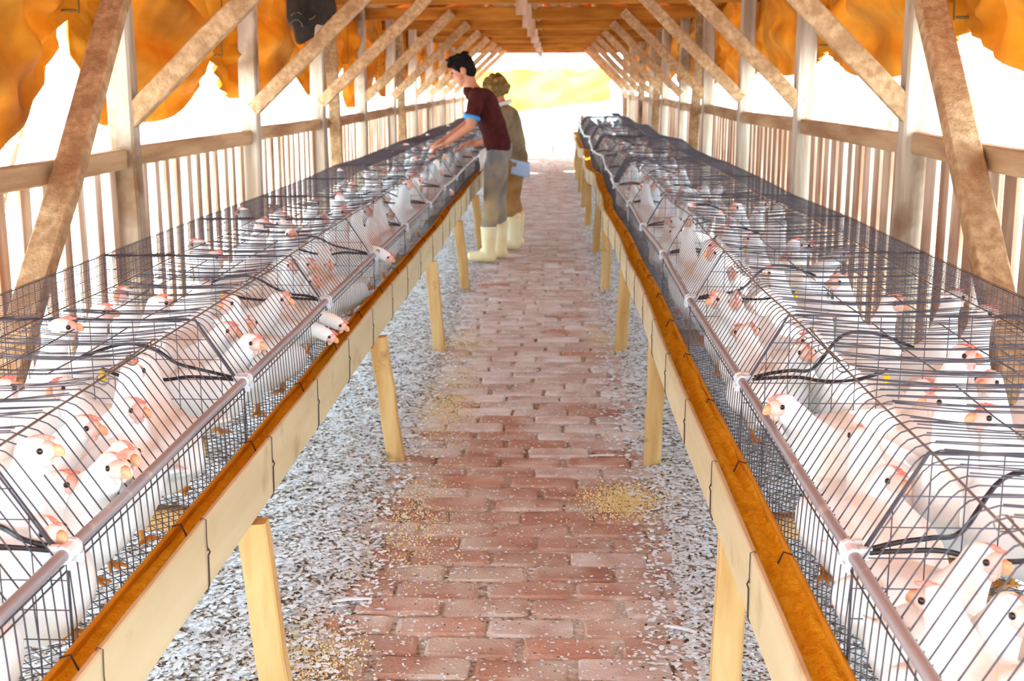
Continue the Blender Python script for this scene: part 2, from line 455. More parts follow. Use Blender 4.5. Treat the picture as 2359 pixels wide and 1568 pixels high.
# ================================================================== SIDE WALLS
for side, X, Y0, word, rz_, in ((-1, LX, LY0, 'left', 1.185), (1, RX, RY0, 'right', 1.255)):
    wall = empty('wall_' + word, (X, 0, 0), kind='structure')
    ys = [Y0 + SP * i for i in range(0, NF + 1)]
    ys = [yy for yy in ys if yy < YEND]
    for i, yy in enumerate(ys):
        b = MB(); b.beam((X, yy, -.06), (X + R.uniform(-.012, .012), yy + R.uniform(-.01, .01), 2.16), .105, .10, (0, 1, 0), 7, .003, i)
        b.build('post', M['wood_v'], wall)
    st = [ys[0] - SP] + ys + [YEND]
    for i in range(len(st) - 1):
        a, e = st[i] + .055, st[i + 1] - .055
        if e - a < .2: continue
        b = MB(); b.beam((X, a, rz_ - .042 + R.uniform(-.01, .01)), (X, e, rz_ - .042 + R.uniform(-.01, .01)), .05, .082, (0, 0, 1), 4, .003, i + 70)
        b.build('rail', M['wood_y'], wall)
        b = MB(); b.beam((X, a, .16), (X, e, .16), .05, .07, (0, 0, 1), 3, .003, i + 90)
        b.build('rail', M['wood_y'], wall)
        yy = a + .05
        while yy < e - .03:
            wd = R.uniform(.055, .085) if side < 0 else R.uniform(.09, .125)
            gap = R.uniform(.085, .125) if side < 0 else R.uniform(.045, .085)
            b = MB(); t = R.uniform(-.008, .008)
            b.beam((X + side * .038, yy + wd / 2 + t, -.04), (X + side * .038, yy + wd / 2 - t, rz_ - .012 + R.uniform(-.02, .008)), .018, wd, (0, 1, 0), 3, .002, int(yy * 1000))
            b.build('slat', M['slat'], wall)
            yy += wd + gap
    # long diagonal wind brace near the camera
    y1 = ys[1]
    b = MB()
    if side < 0: b.beam((X + .09, 3.60, .46), (X + .09, y1 + .10, 2.12), .06, .10, (1, 0, 0), 5, .004, 4)
    else: b.beam((X - .09, 3.22, .40), (X - .09, y1 + .0, 2.13), .06, .10, (1, 0, 0), 5, .004, 5)
    b.build('wind_brace', M['wood_d'], wall)
    for yb in ((ys[3], ys[5]) if side < 0 else (ys[4], ys[6])):
        b = MB(); b.beam((X - side * .085, yb + .35, .75), (X - side * .085, yb + .05, 2.12), .045, .09, (1, 0, 0), 4, .004, 4)
        b.build('wind_brace', M['wood_d'], wall)
    b = MB(); b.beam((X, -3, 2.20), (X, YEND, 2.20), .09, .09, (0, 0, 1), 12, .004, 33); b.build('wall_plate', M['wood_y'], wall)

# ================================================================== ROOF
RIDX, RIDZ = -.21, 2.92
EL, ER, EZ = LX - .55, RX + .55, 2.10
ceil = empty('ceiling', (RIDX, 11, 2.2), kind='structure')
for side, ex in ((-1, EL), (1, ER)):
    for t in (.10, .38, .66, .92):
        x = RIDX + (ex - RIDX) * t; z = RIDZ + (EZ - RIDZ) * t
        b = MB(); b.beam((x, -3, z + .02), (x, YEND + .3, z + .02), .05, .06, (0, 0, 1), 10, .006, int(t * 100)); b.build('purlin', M['wood_o'], ceil)
# clay tiles, overlapping courses, curved
TW, TL = .24, .42
def tile_verts(side, ex, row_, coly, r):
    d = Vector((ex - RIDX, 0, EZ - RIDZ)); Ls = d.length; d /= Ls
    nrm = Vector((-d.z * (1 if d.x > 0 else -1), 0, abs(d.x)))
    a = row_ * .36 - .02
    o = Vector((RIDX, coly, RIDZ)) + d * a + nrm * (.060 + r.uniform(-.003, .003))
    vs_ = []
    for i in range(2):
        for j in range(7):
            u = j / 6 * 2 - 1
            vs_.append(o + d * (TL * i) + Vector((0, u * (TW / 2 + .012), 0)) + nrm * (.045 * (math.cos(u * math.pi / 2) - .35 * (abs(u) > .9)) + .012 * (i == 0) * 0 + .014 * i))
    vs_ += [v + nrm * .012 for v in vs_]
    fs = []
    for j in range(6):
        fs += [(j, j + 7, j + 8, j + 1), (14 + j, 15 + j, 22 + j, 21 + j), (j, j + 1, 15 + j, 14 + j), (7 + j, 21 + j, 22 + j, 8 + j)]
    fs += [(0, 14, 21, 7), (6, 13, 27, 20)]
    return vs_, fs
far_t = MB(); tiles = []
rt = random.Random(3)
for side, ex in ((-1, EL), (1, ER)):
    Ls = math.hypot(ex - RIDX, EZ - RIDZ)
    for i in range(int(Ls / .36) + 1):
        yy = -2.9
        while yy < YEND + .3:
            tiles.append((side, ex, i, yy)); yy += TW
tiles.sort(key=lambda t: abs(t[3] - 11.5) + (0 if t[2] < 5 else 8))
for k, (side, ex, i, yy) in enumerate(tiles):
    if rt.random() < .004 and yy > 6: continue
    vs_, fs = tile_verts(side, ex, i, yy, rt)
    if k < 300:
        b = MB(); b.add(vs_, fs); b.build('tile', M['tile'], ceil)
    else: far_t.add(vs_, fs)
tag(far_t.build('roof_tiles', M['tile'], ceil), kind='stuff')
b = MB(); b.beam((RIDX, -3, RIDZ - .06), (RIDX, YEND + .3, RIDZ - .06), .06, .10, (0, 0, 1), 10, .005, 9); b.build('ridge_beam', M['wood_o'], ceil)

TZ = 2.03
for i in range(0, NF + 1):
    yl, yr = LY0 + SP * i, RY0 + SP * i
    if max(yl, yr) > YEND: break
    ym = (yl + yr) / 2
    if i == 0: lab = 'timber roof truss directly overhead, above the top edge of the view'
    else: lab = 'timber roof truss with two braces, %s in view from the camera' % ORD[i - 1]
    t = empty('roof_truss', (RIDX, ym, TZ), lab, 'roof truss', 'timber roof trusses')
    def yat(x): return yl + (yr - yl) * (x - LX) / (RX - LX)
    b = MB(); b.beam((LX - .12, yat(LX - .12) + .075, TZ + .055), (RX + .12, yat(RX + .12) + .075, TZ + .055), .05, .11, (0, 0, 1), 6, .004, i); b.build('tie_beam', M['wood_x'], t)
    b = MB(); b.beam((LX + .03, yl - .02, 1.30), (-.93, yat(-.93) + .02, TZ + .06), .055, .085, (0, 0, 1), 5, .004, i + 20); b.build('brace', M['wood_d'], t)
    b = MB(); b.beam((RX - .03, yr - .02, 1.335), (.64, yat(.64) + .02, TZ + .06), .055, .085, (0, 0, 1), 5, .004, i + 40); b.build('brace', M['wood_d'], t)
    kx = -.235
    b = MB(); b.beam((kx, ym - .0, 1.95), (kx, ym, RIDZ - .08), .085, .045, (0, 1, 0), 4, .003, i + 60); b.build('king_post', M['slat'], t)
    for s in (-1, 1):
        b = MB(); b.beam((kx + s * .05, ym, TZ + .10), (kx + s * .62, ym, TZ + .56), .05, .07, (0, 0, 1), 3, .004, i + 80); b.build('strut', M['wood_d'], t)
        ex = EL if s < 0 else ER
        b = MB(); b.beam((RIDX, ym + .05, RIDZ - .03), (ex, ym + .05, EZ - .03), .05, .09, (0, 0, 1), 5, .005, i + 95); b.build('rafter', M['wood_x'], t)

# ================================================================== CURTAINS
def curtain(side, X, bun, low, ztop, name, label):
    """bun: (y, z) tie points; low: bottom z in the middle of every swag"""
    root = empty(name, (X, 11, 1.5), label, 'curtain')
    b = MB(); nv = 30
    cols = []
    for k in range(len(bun) - 1):
        (ya, za), (yb, zb) = bun[k], bun[k + 1]
        n = 56 if ya < 9 else 24
        for i in range(n + (k == len(bun) - 2)):
            cols.append((k, i / n))
    for k, t in cols:
        (ya, za), (yb, zb) = bun[k], bun[k + 1]
        y = ya + (yb - ya) * t
        lo = low[k]
        sw = (math.sin(math.pi * t)) ** .75
        if side < 0:                       # left curtain drops steeply past each tie, then climbs to the next
            sw = math.sin(math.pi / 2 * min(1, t / .17)) if t < .5 else math.cos(math.pi / 2 * ((t - .5) / .5) ** 1.35)
            sw = max(0.0, sw)
        zb_ = (za * (1 - t) + zb * t) * (1 - sw) + lo * sw
        near = min(t, 1 - t)
        for j in range(nv + 1):
            v = j / nv
            z = ztop + (zb_ - ztop) * v
            # folds run from the ties
            d1 = math.hypot((y - ya), (z - za) + .02); d2 = math.hypot(y - yb, (z - zb) + .02)
            a1 = math.atan2(z - za, y - ya + 1e-4); a2 = math.atan2(z - zb, y - yb + 1e-4)
            f = .055 * math.sin(a1 * 15 + 2 * nz(y * 2, z * 2, k)) * math.exp(-d1 * 1.5) * min(1, d1 * 4) + .055 * math.sin(a2 * 13 + k) * math.exp(-d2 * 1.5) * min(1, d2 * 4)
            f += .05 * math.sin((z - .55 * sw * (1 if k % 2 else .7)) * 22 + 3 * nz(y * .9, z, k + 5)) * sw * (.3 + .7 * v)
            f += .05 * nz(y * 2.2, z * 4, side * 3.0) + .02 * nz(y * 7, z * 9, 4)
            f *= 1 - .8 * v ** 3
            bul = .16 * sw * math.sin(math.pi * min(1, v * 1.05)) * (.6 + .4 * nz(k * 3.3, 1.1))
            f += (.022 * math.sin(y * 62 + z * 3) * math.exp(-(t / .16) ** 2) + .018 * math.sin(y * 48 - z * 5) * math.exp(-((1 - t) / .12) ** 2)) * v
            yy = y + .01 * nz(y * 4, z * 4, 12)
            b.v.append((X - side * (bul + f), yy, z + .008 * nz(y * 3, z * 3, 8) * v))
    m = nv + 1
    for i in range(len(cols) - 1):
        for j in range(nv):
            q = i * m + j
            b.f.append((q, q + 1, q + m + 1, q + m)); b.mi.append(0)
    # rolled hem, a second layer hanging just behind
    o = b.build('sheet', M['tarp'], root, smooth=True)
    md = o.modifiers.new('thick', 'SOLIDIFY'); md.thickness = .004
    for (y, z) in bun:
        c = MB(); c.tube([(X - side * .03, y, ztop), (X - side * .07, y + .01, (z + ztop) / 2), (X - side * .06, y, z + .02)], .004, 5)
        c.tube([(X - side * (.02 + .03 * math.cos(a)), y + .03 * math.sin(a), z + .03) for a in [q * .52 for q in range(13)]], .005, 5)
        c.build('tie_cord', M['cord'], root)
lb = [(.6, 1.70), (2.77, 1.72), (4.90, 1.70), (7.0, 1.575), (9.35, 1.56), (11.3, 1.6), (13.5, 1.6), (15.7, 1.6), (17.8, 1.6), (20.0, 1.6), (22.1, 1.6), (24.4, 1.6)]
curtain(-1, -1.93, lb, [1.2, 1.17, 1.27, 1.36, 1.36, 1.22, 1.3, 1.4, 1.4, 1.38, 1.4], 2.22, 'side_curtain', 'yellow orange raffia curtain gathered in swags along the left side')
rb = [(.6, 1.66), (2.60, 1.68), (4.72, 1.66), (7.1, 1.63), (9.3, 1.60), (11.5, 1.58), (13.7, 1.58), (15.8, 1.58), (18.0, 1.58), (20.1, 1.58), (22.3, 1.58), (24.4, 1.58)]
curtain(1, 1.55, rb, [1.42, 1.45, 1.47, 1.50, 1.36, 1.34, 1.4, 1.42, 1.42, 1.42, 1.42], 2.22, 'side_curtain', 'yellow orange raffia curtain gathered in swags along the right side')

# sheet across the far end
root = empty('end_sheet', (-.2, YEND, 1.0), 'lime yellow sheet hung across the sunlit far end of the shed', 'sheet')
b = MB(); nx, nv = 40, 14
for i in range(nx + 1):
    for j in range(nv + 1):
        t = i / nx; v = j / nv
        x = -1.7 + 2.9 * t; zt = 1.70 + .05 * t + .012 * math.sin(t * 22); zl = .75 + .35 * t
        fold = .05 * math.sin((t * 1.4 + v * .8) * 14) * t
        b.v.append((x, YEND + .05 + fold + .06 * nz(t * 4, v * 3), zt + (zl - zt) * v))
for i in range(nx):
    for j in range(nv):
        q = i * (nv + 1) + j; b.f.append((q, q + 1, q + nv + 2, q + nv + 1)); b.mi.append(0)
o = b.build('sheet', M['tarp_end'], root, smooth=True); o.modifiers.new('thick', 'SOLIDIFY').thickness = .003
b = MB(); b.tube([(-1.75, YEND + .05, 1.72), (-.2, YEND + .05, 1.735), (1.3, YEND + .05, 1.765)], .008, 6); b.build('top_cord', M['cord'], root)

# ================================================================== CAGES
WR = .0013
def cage_meshes(side, var):
    S = SIDES[side]; r = random.Random(100 * var + side + 5)
    pz = S['pz'] - .012; ru, rz = S['ridge']; bu, ku = S['band'], S['back']
    zf0, zf1 = .545, .575
    out = {}
    def P(u, y, z): return (side * u, y, z)
    def ztop(u):
        return pz + (rz - pz) * u / ru if u < ru else rz
    # front: upright feeding bars, rails top and bottom
    b = MB(); n = 33
    for i in range(n):
        y = .015 + (MOD - .03) * i / (n - 1) + r.uniform(-.002, .002)
        b.tube([P(0.0, y, zf0 - .01), P(-.002, y + r.uniform(-.002, .002), (zf0 + pz) / 2), P(0.004, y, pz - .004), P(.012, y, pz + .008)], WR)
    for z in (zf0 - .008, zf0 + .012, pz - .006, pz - .018):
        b.tube([P(-.002, 0, z), P(-.002, MOD / 2, z + r.uniform(-.003, .003)), P(-.002, MOD, z)], WR * 1.15)
    out['front_bars'] = (b, 'wire')
    # lid: wires rise up the slope, bend at the ridge and cross the top
    b = MB(); n = 27; skip = set()
    gaps = [(.20 + r.uniform(-.04, .04), .05), (.62 + r.uniform(-.05, .05), .055)]
    for i in range(n):
        y = .02 + (MOD - .04) * i / (n - 1)
        yt = y
        for gc, gw in gaps:                   # lid wires pushed apart, leaving slots
            d = y - gc
            if abs(d) < gw * 2: yt = gc + math.copysign(gw * (.72 + abs(d) / (gw * 2) * .9), d if d else 1)
        sag = r.uniform(.002, .016)
        pts = [P(.004, y, pz + .004), P(ru * .5, y, (pz + rz) / 2), P(ru * .86, y, pz + (rz - pz) * .86)]
        pts += [P(ru * .98, y, rz - .012), P(ru + .022, y + (yt - y) * .1, rz - .004)]
        for q in (.18, .4, .62, .82, 1.0):
            pts.append(P(ru + .022 + (bu - ru - .022) * q, y + (yt - y) * math.sin(math.pi * min(.5, q)) + r.uniform(-.004, .004), rz - .004 - sag * math.sin(math.pi * q)))
        b.tube(pts, WR, caps=False)
        if r.random() < .8:
            b.tube([P(ru + .03 + (bu - ru) * q * .9, yt + .012 + r.uniform(-.004, .006), rz - .005 - sag * math.sin(math.pi * q)) for q in (0, .3, .6, 1)], WR)
    for u in (ru + (bu - ru) * .38, ru + (bu - ru) * .70):
        for a_, e_ in ((.02, .45), (.55, 1.02)):
            b.tube([P(u, a_, rz - .010), P(u, (a_ + e_) / 2, rz - .014), P(u, e_, rz - .010)], WR * 1.1)
    out['lid'] = (b, 'wire')
    b = MB()
    b.tube([P(ru, 0, rz + .002), P(ru, MOD * .3, rz + r.uniform(-.006, .004)), P(ru, MOD * .7, rz + r.uniform(-.006, .004)), P(ru, MOD, rz + .002)], .0021, 5)
    b.tube([P(bu, 0, rz), P(bu, MOD * .5, rz - .006), P(bu, MOD, rz)], .0019, 5)
    b.tube([P(ku, 0, rz - .004), P(ku, MOD, rz - .004)], .0019, 5)
    out['ridge_wire'] = (b, 'wire_l')
    # fine netting at the back of the lid and down the rear
    b = MB(); h = .021
    prof = [(bu, rz - .001), ((bu + ku) / 2, rz - .004), (ku, rz - .004)]
    i = -12
    while i * h < MOD:
        for s in (1, -1):
            y0 = i * h if s > 0 else i * h + (ku - bu) * .9
            p = [(u, y0 + s * (u - bu) * .9, z) for u, z in prof]
            p = [(u, min(max(y, 0), MOD), z) for u, y, z in p]
            if p[0][1] != p[-1][1]: b.tube([P(*q) for q in p], .00065, 3, False)
        i += 1
    out['netting'] = (b, 'wire')
    b = MB()
    for i in range(29): y = MOD * i / 28; b.tube([P(ku, y, zf1), P(ku, y, rz - .004)], .0010, 3, False)
    for i in range(12): z = zf1 + (rz - zf1) * i / 11; b.tube([P(ku, 0, z), P(ku, MOD, z)], .0010, 3, False)
    out['rear_panel'] = (b, 'wire')
    # floor grid, laid as diamonds
    b = MB(); h = .036
    i = -26
    while i * h < MOD:
        for s in (1, -1):
            a = i * h if s > 0 else i * h + ku
            p0, p1 = (0.0, a), (ku, a + s * ku)
            t0, t1 = 0.0, 1.0
            dy = p1[1] - p0[1]
            for lim, sg in ((0, 1), (MOD, -1)):
                f0, f1 = sg * (p0[1] - lim), sg * (p1[1] - lim)
                if f0 < 0 and f1 < 0: t0, t1 = 1, 0
                elif f0 < 0: t0 = max(t0, f0 / (f0 - f1))
                elif f1 < 0: t1 = min(t1, f0 / (f0 - f1))
            if t1 - t0 > .02:
                ns = max(1, int((t1 - t0) * 9)); q = [(ku * t, p0[1] + dy * t, zf0 + (zf1 - zf0) * t) for t in [t0 + (t1 - t0) * w_ / ns for w_ in range(ns + 1)]]
                b.tube([P(*v) for v in q], .0010, 3, False)
        i += 1
    for u in (0, ku * .5, ku): b.tube([P(u, 0, zf0 - .003 + .03 * u / ku), P(u, MOD, zf0 - .003 + .03 * u / ku)], .002, 4)
    out['floor_grid'] = (b, 'wire')
    # divider between neighbours
    b = MB()
    u = .0
    while u <= ku + .001:
        b.tube([P(u, 0, zf0 + .03 * u / ku), P(u, 0, ztop(u) - .004)], WR * .9, 3, False); u += ku / 14
    z = zf0 + .03
    while z < rz:
        u0 = 0 if z < pz else ru * (z - pz) / (rz - pz)
        b.tube([P(u0, 0, z), P(ku, 0, z)], WR * .9, 3, False); z += .048
    for o_ in (0, .008):
        b.tube([P(0, o_, pz - .01), P(ru, o_, rz - .004), P(ku, o_, rz - .006)], .0021, 4)
    b.tube([P(0, .004, zf0), P(0, .004, pz)], .0022, 4)
    out['divider'] = (b, 'wire')
    # spring latch rod on the ridge, ladder hinge on the lid
    b = MB(); y0 = .50 + r.uniform(-.05, .05)
    b.tube([P(ru - .006, y0, rz + .012), P(ru - .010, y0 + .02, rz + .016), P(ru - .004, y0 + .12, rz + .010), P(ru - .002, y0 + .30, rz + .014), P(ru + .01, y0 + .33, rz + .004)], .0018, 5)
    for yy in (y0, y0 + .16, y0 + .31):
        b.tube([P(ru + .011 * math.cos(a), yy + .006 * math.sin(a * .5), rz + .011 * math.sin(a)) for a in [q * .62 for q in range(12)]], .0014, 4)
    out['latch_rod'] = (b, 'wire_l')
    b = MB(); u = ru + (bu - ru) * .72; y0 = .42
    for du in (0, .03): b.tube([P(u + du, y0, rz + .002), P(u + du, y0 + .22, rz + .004)], .0012, 4)
    for i in range(10): b.tube([P(u, y0 + .022 * i, rz + .002), P(u + .03, y0 + .022 * i + .008, rz + .006)], .0011, 4)
    out['hinge_strip'] = (b, 'wire_l')
    return {k: v[0].mesh(k, M[v[1]]) for k, v in out.items()}
CM = {(s, v): cage_meshes(s, v) for s in (-1, 1) for v in (0, 1)}
for side in (-1, 1):
    S = SIDES[side]
    for i in range(NMOD):
        y = S['y0'] + MOD * i
        dx, dz = wob(side, y); dx2, dz2 = wob(side, y + MOD)
        nm = 'nearest the camera' if i == 0 else ('%s from the camera' % ORD[i])
        if i == NMOD - 1: nm = 'at the far end'
        c = empty('wire_cage', (S['px'] + dx, y, dz), 'steel wire hen cage in the %s row, %s' % (S['word'], nm), 'cage', 'wire cages of the %s row' % S['word'])
        c.rotation_euler = (math.atan2(dz2 - dz, MOD), 0, -math.atan2(dx2 - dx, MOD))
        for k, me in CM[(side, i % 2)].items():
            if i > 11 and k in ('latch_rod', 'hinge_strip'): continue
            inst(k, me, c)

# ================================================================== STANDS, TROUGHS, FEED, PIPES
def run(y0, y1, st):
    n = int((y1 - y0) / st) + 1
    return [y0 + (y1 - y0) * i / n for i in range(n + 1)]
for side in (-1, 1):
    S = SIDES[side]; wd = S['word']; y0 = .45; y1 = S['y0'] + MOD * NMOD + .05
    px, pz = S['px'], S['pz']
    # stand
    st = empty('cage_stand', (px, 11, 0), 'long wooden stand carrying the %s row of cages' % wd, 'stand')
    lx = -.660 if side < 0 else .392
    for k, ly in enumerate(LEG_Y):
        if ly > y1: break
        dx, dz = wob(side, ly)
        foot = -.607 if side < 0 else .385
        b = MB(); b.beam((foot + R.uniform(-.01, .01), ly + R.uniform(-.02, .02), -.04), (lx + dx + (.0 if side < 0 else .012), ly, .500), .066, .045, (0, 1, 0), 5, .003, k)
        b.build('leg', M['leg'], st)
        b = MB(); b.beam((px + side * .66, ly, -.04), (px + side * .66, ly, .52), .066, .045, (0, 1, 0), 3, .003, k); b.build('leg', M['leg'], st)
        b = MB(); b.beam((px + side * .03, ly, .505), (px + side * .70, ly, .515), .04, .05, (0, 0, 1), 2, .002, k); b.build('crossbar', M['leg'], st)
    for u in (.36, .64):
        b = MB(); b.beam((px + side * u, y0, .530 + .02 * u), (px + side * u, y1, .530 + .02 * u), .02, .02, (0, 0, 1), 14, .003, 3); b.build('bearer', M['wood_y'], st)
    # trough
    tr = empty('feed_trough', (S['bx'], 11, S['bz'][0]), 'long cream wooden feed trough hung along the %s row of cages' % wd, 'trough')
    ys = run(y0, y1, .16)
    bx, (z0, z1), ix, fz = S['bx'], S['bz'], S['ix'], S['fz']
    def strip(prof, name, m, smooth=False):
        b = MB(); k = len(prof)
        for yy in ys:
            dx, dz = wob(side, yy); e = .003 * nz(yy * 1.7, side * 2.0); 
            for u, z in prof: b.v.append((u + dx + e, yy, z + dz + .003 * nz(yy * .9, 4.4)))
        for i in range(len(ys) - 1):
            for j in range(k):
                b.f.append((i*k + j, (i+1)*k + j, (i+1)*k + (j+1) % k, i*k + (j+1) % k)); b.mi.append(0)
        b.f.append(tuple(range(k))); b.f.append(tuple(reversed(range(len(b.v) - k, len(b.v))))); b.mi += [0, 0]
        return b.build(name, m, tr, smooth)
    s = side
    strip([(bx, z0), (bx, z1 - .003), (bx + s * .003, z1), (bx + s * .009, z1), (bx + s * .012, z1 - .003), (bx + s * .012, z0)], 'outer_board', M['board'])
    strip([(bx + s * .012, z0 + .006), (bx + s * .012, z0 + .018), (ix, z0 + .018), (ix, z0 + .006)], 'bottom_board', M['board'])
    strip([(ix, z0 + .006), (ix, fz + .004), (ix + s * .004, fz + .008), (ix + s * .010, fz + .004), (ix + s * .010, z0 + .006)], 'inner_board', M['trough_in'])
    # wire hangers over the outer board
    hb = MB(); o_ = -s * .0025
    zz = z1 - z0
    hb.tube([(ix + s * .004 - bx, 0, fz + .012 - z0), (ix - s * .012 - bx, .004, fz + .016 - z0), (ix - s * .022 - bx, .006, fz - .01 - z0)], .0018, 5)
    hb.tube([(s * .012, 0, zz - .01), (s * .006, 0, zz + .004), (o_, 0, zz + .001), (o_ * 1.4, -.006, zz * .72), (o_ * 1.2, -.002, zz * .55)], .0011, 5)
    hb.tube([(o_ * 1.2, -.002, zz * .60), (o_ * 2.2, .004, zz * .52), (o_ * 2, -.004, zz * .50), (o_ * 1.4, -.001, zz * .47), (o_, 0, zz * .04), (s * .004, .006, -.012), (s * .02, .008, -.006)], .0017, 5)
    hm = hb.mesh('wire_hanger', M['hook'])
    yy = 1.62 if s < 0 else 1.55
    while yy < y1 - .2:
        dx, dz = wob(side, yy)
        inst('wire_hanger', hm, tr, Vector((bx + dx, yy, z0 + dz)) - wpos(tr)); yy += .545 + R.uniform(-.02, .02)
    # feed
    b = MB(); fy = []; q = y0
    while q < y1: fy.append(q); q += .009 if q < 5 else .05
    nx = 10
    for yy in fy:
        dx, dz = wob(side, yy)
        for j in range(nx + 1):
            t = j / nx; x = (bx + s * .0125) + (ix - bx - s * .0125) * t
            if s > 0: z = fz - .012 + .010 * t + .012 * nz(yy * 5, t * 2) + .008 * nz(yy * 16, t * 5, 2) + .003 * nz(yy * 60, t * 20, 3)
            else: z = fz - .012 + .004 * t + .009 * nz(yy * 4, t * 2) + .004 * nz(yy * 18, t * 5, 2) + .002 * nz(yy * 60, t * 20, 3)
            b.v.append((x + dx, yy, z + dz))
    for i in range(len(fy) - 1):
        for j in range(nx):
            k = i * (nx + 1) + j; b.f.append((k, k + 1, k + nx + 2, k + nx + 1)); b.mi.append(0)
    tag(b.build('feed_mash', M['feed'], smooth=True), 'ochre ground feed filling the %s trough' % wd, 'feed', kind='stuff')
    # water line
    wp = empty('water_pipe', (px, 11, pz), 'grey water pipe with white clips along the front of the %s cages' % wd, 'pipe')
    b = MB(); pts = []
    for yy in run(y0, y1, .12):
        dx, dz = wob(side, yy); pts.append((px - s * .004 + dx, yy, pz + dz + .003 * nz(yy * 2.2, s)))
    b.tube(pts, .0098, 12); b.build('pipe', M['pipe'], wp, True)
    cb = MB()
    for a in (-.019, .014):
        cb.tube([(0, a, 0), (0, a + .010, 0)], [.0145, .0145], 10)
        cb.box((s * .014, a + .006, .006), (.012, .010, .016))
        cb.box((-s * .010, a + .006, -.016), (.010, .010, .014))
    cb.tube([(0, -.008, 0), (0, .016, 0)], [.0125, .0125], 10)
    cb.tube([(s * .004, .002, .002), (s * .030, .002, .004)], [.008, .0065], 8)
    cm = cb.mesh('pipe_clip', M['clip'])
    def hose_mesh(v):
        rr = random.Random(v * 3 + s); h = MB()
        tz = .055 if s < 0 else .085
        def cat(p):
            out_ = []
            for i in range(len(p) - 1):
                p0 = Vector(p[max(i-1, 0)]); p1 = Vector(p[i]); p2 = Vector(p[i+1]); p3 = Vector(p[min(i+2, len(p)-1)])
                for k in range(5):
                    t = k / 5
                    out_.append(.5 * ((2*p1) + (p2-p0)*t + (2*p0-5*p1+4*p2-p3)*t*t + (3*p1-3*p2+p3-p0)*t*t*t))
            return out_ + [Vector(p[-1])]
        j = lambda a: rr.uniform(-a, a)
        h.tube(cat([(s*.026, .006, .004), (s*.07, .010, .014), (s*.12, .03 + j(.02), .018), (s*.18, .06, .022 + j(.01)), (s*.25, .10, tz), (s*.32, .08, tz + .012), (s*.40, .02, tz - .01)]), .0042, 8)
        h.tube(cat([(s*.026, -.002, .002), (s*.07, -.004, .006), (s*.13, -.012, .010), (s*.19, -.03 + j(.02), .004), (s*.26, -.05, .016), (s*.33, -.02, .03)]), .0042, 8)
        return h.mesh('hose', M['hose'])
    hm_ = [hose_mesh(v) for v in range(3)]
    db = MB(); db.tube([(0, 0, 0), (0, 0, -.012), (0, 0, -.014), (0, 0, -.030)], [.006, .006, .0085, .0085], 8, mi=0); db.tube([(0, 0, -.030), (0, 0, -.045)], [.003, .003], 6, mi=1)
    dm = db.mesh('drinker', [M['yellow'], M['clip']])
    for i in range(NMOD + 1):
        yy = S['y0'] + MOD * i; dx, dz = wob(side, yy)
        L_ = Vector((px - s * .004 + dx, yy, pz + dz)) - wpos(wp)
        inst('pipe_clip', cm, wp, L_)
        if i < 13:
            inst('hose', hm_[i % 3], wp, L_)
            inst('drinker', dm, wp, L_ + Vector((s * .33, -.02, .032)))

# ================================================================== CHICKENS
def voxel_mesh(mb, name, mats, vox, smooth=6, decim=1.0, sf=.5):
    me = mb.mesh(name + '_src', mats)
    ob = bpy.data.objects.new('tmp_remesh', me); COL.objects.link(ob)
    m = ob.modifiers.new('r', 'REMESH'); m.mode = 'VOXEL'; m.voxel_size = vox; m.use_smooth_shade = True
    if smooth: s_ = ob.modifiers.new('s', 'SMOOTH'); s_.iterations = smooth; s_.factor = sf
    if decim < 1: d = ob.modifiers.new('d', 'DECIMATE'); d.ratio = decim
    dg = bpy.context.evaluated_depsgraph_get(); dg.update()
    res = bpy.data.meshes.new_from_object(ob.evaluated_get(dg))
    res.name = name
    res.materials.clear()
    for mm in (mats if isinstance(mats, (list, tuple)) else [mats]): res.materials.append(mm)
    res.polygons.foreach_set('use_smooth', [True] * len(res.polygons))
    bpy.data.objects.remove(ob); bpy.data.meshes.remove(me)
    return res

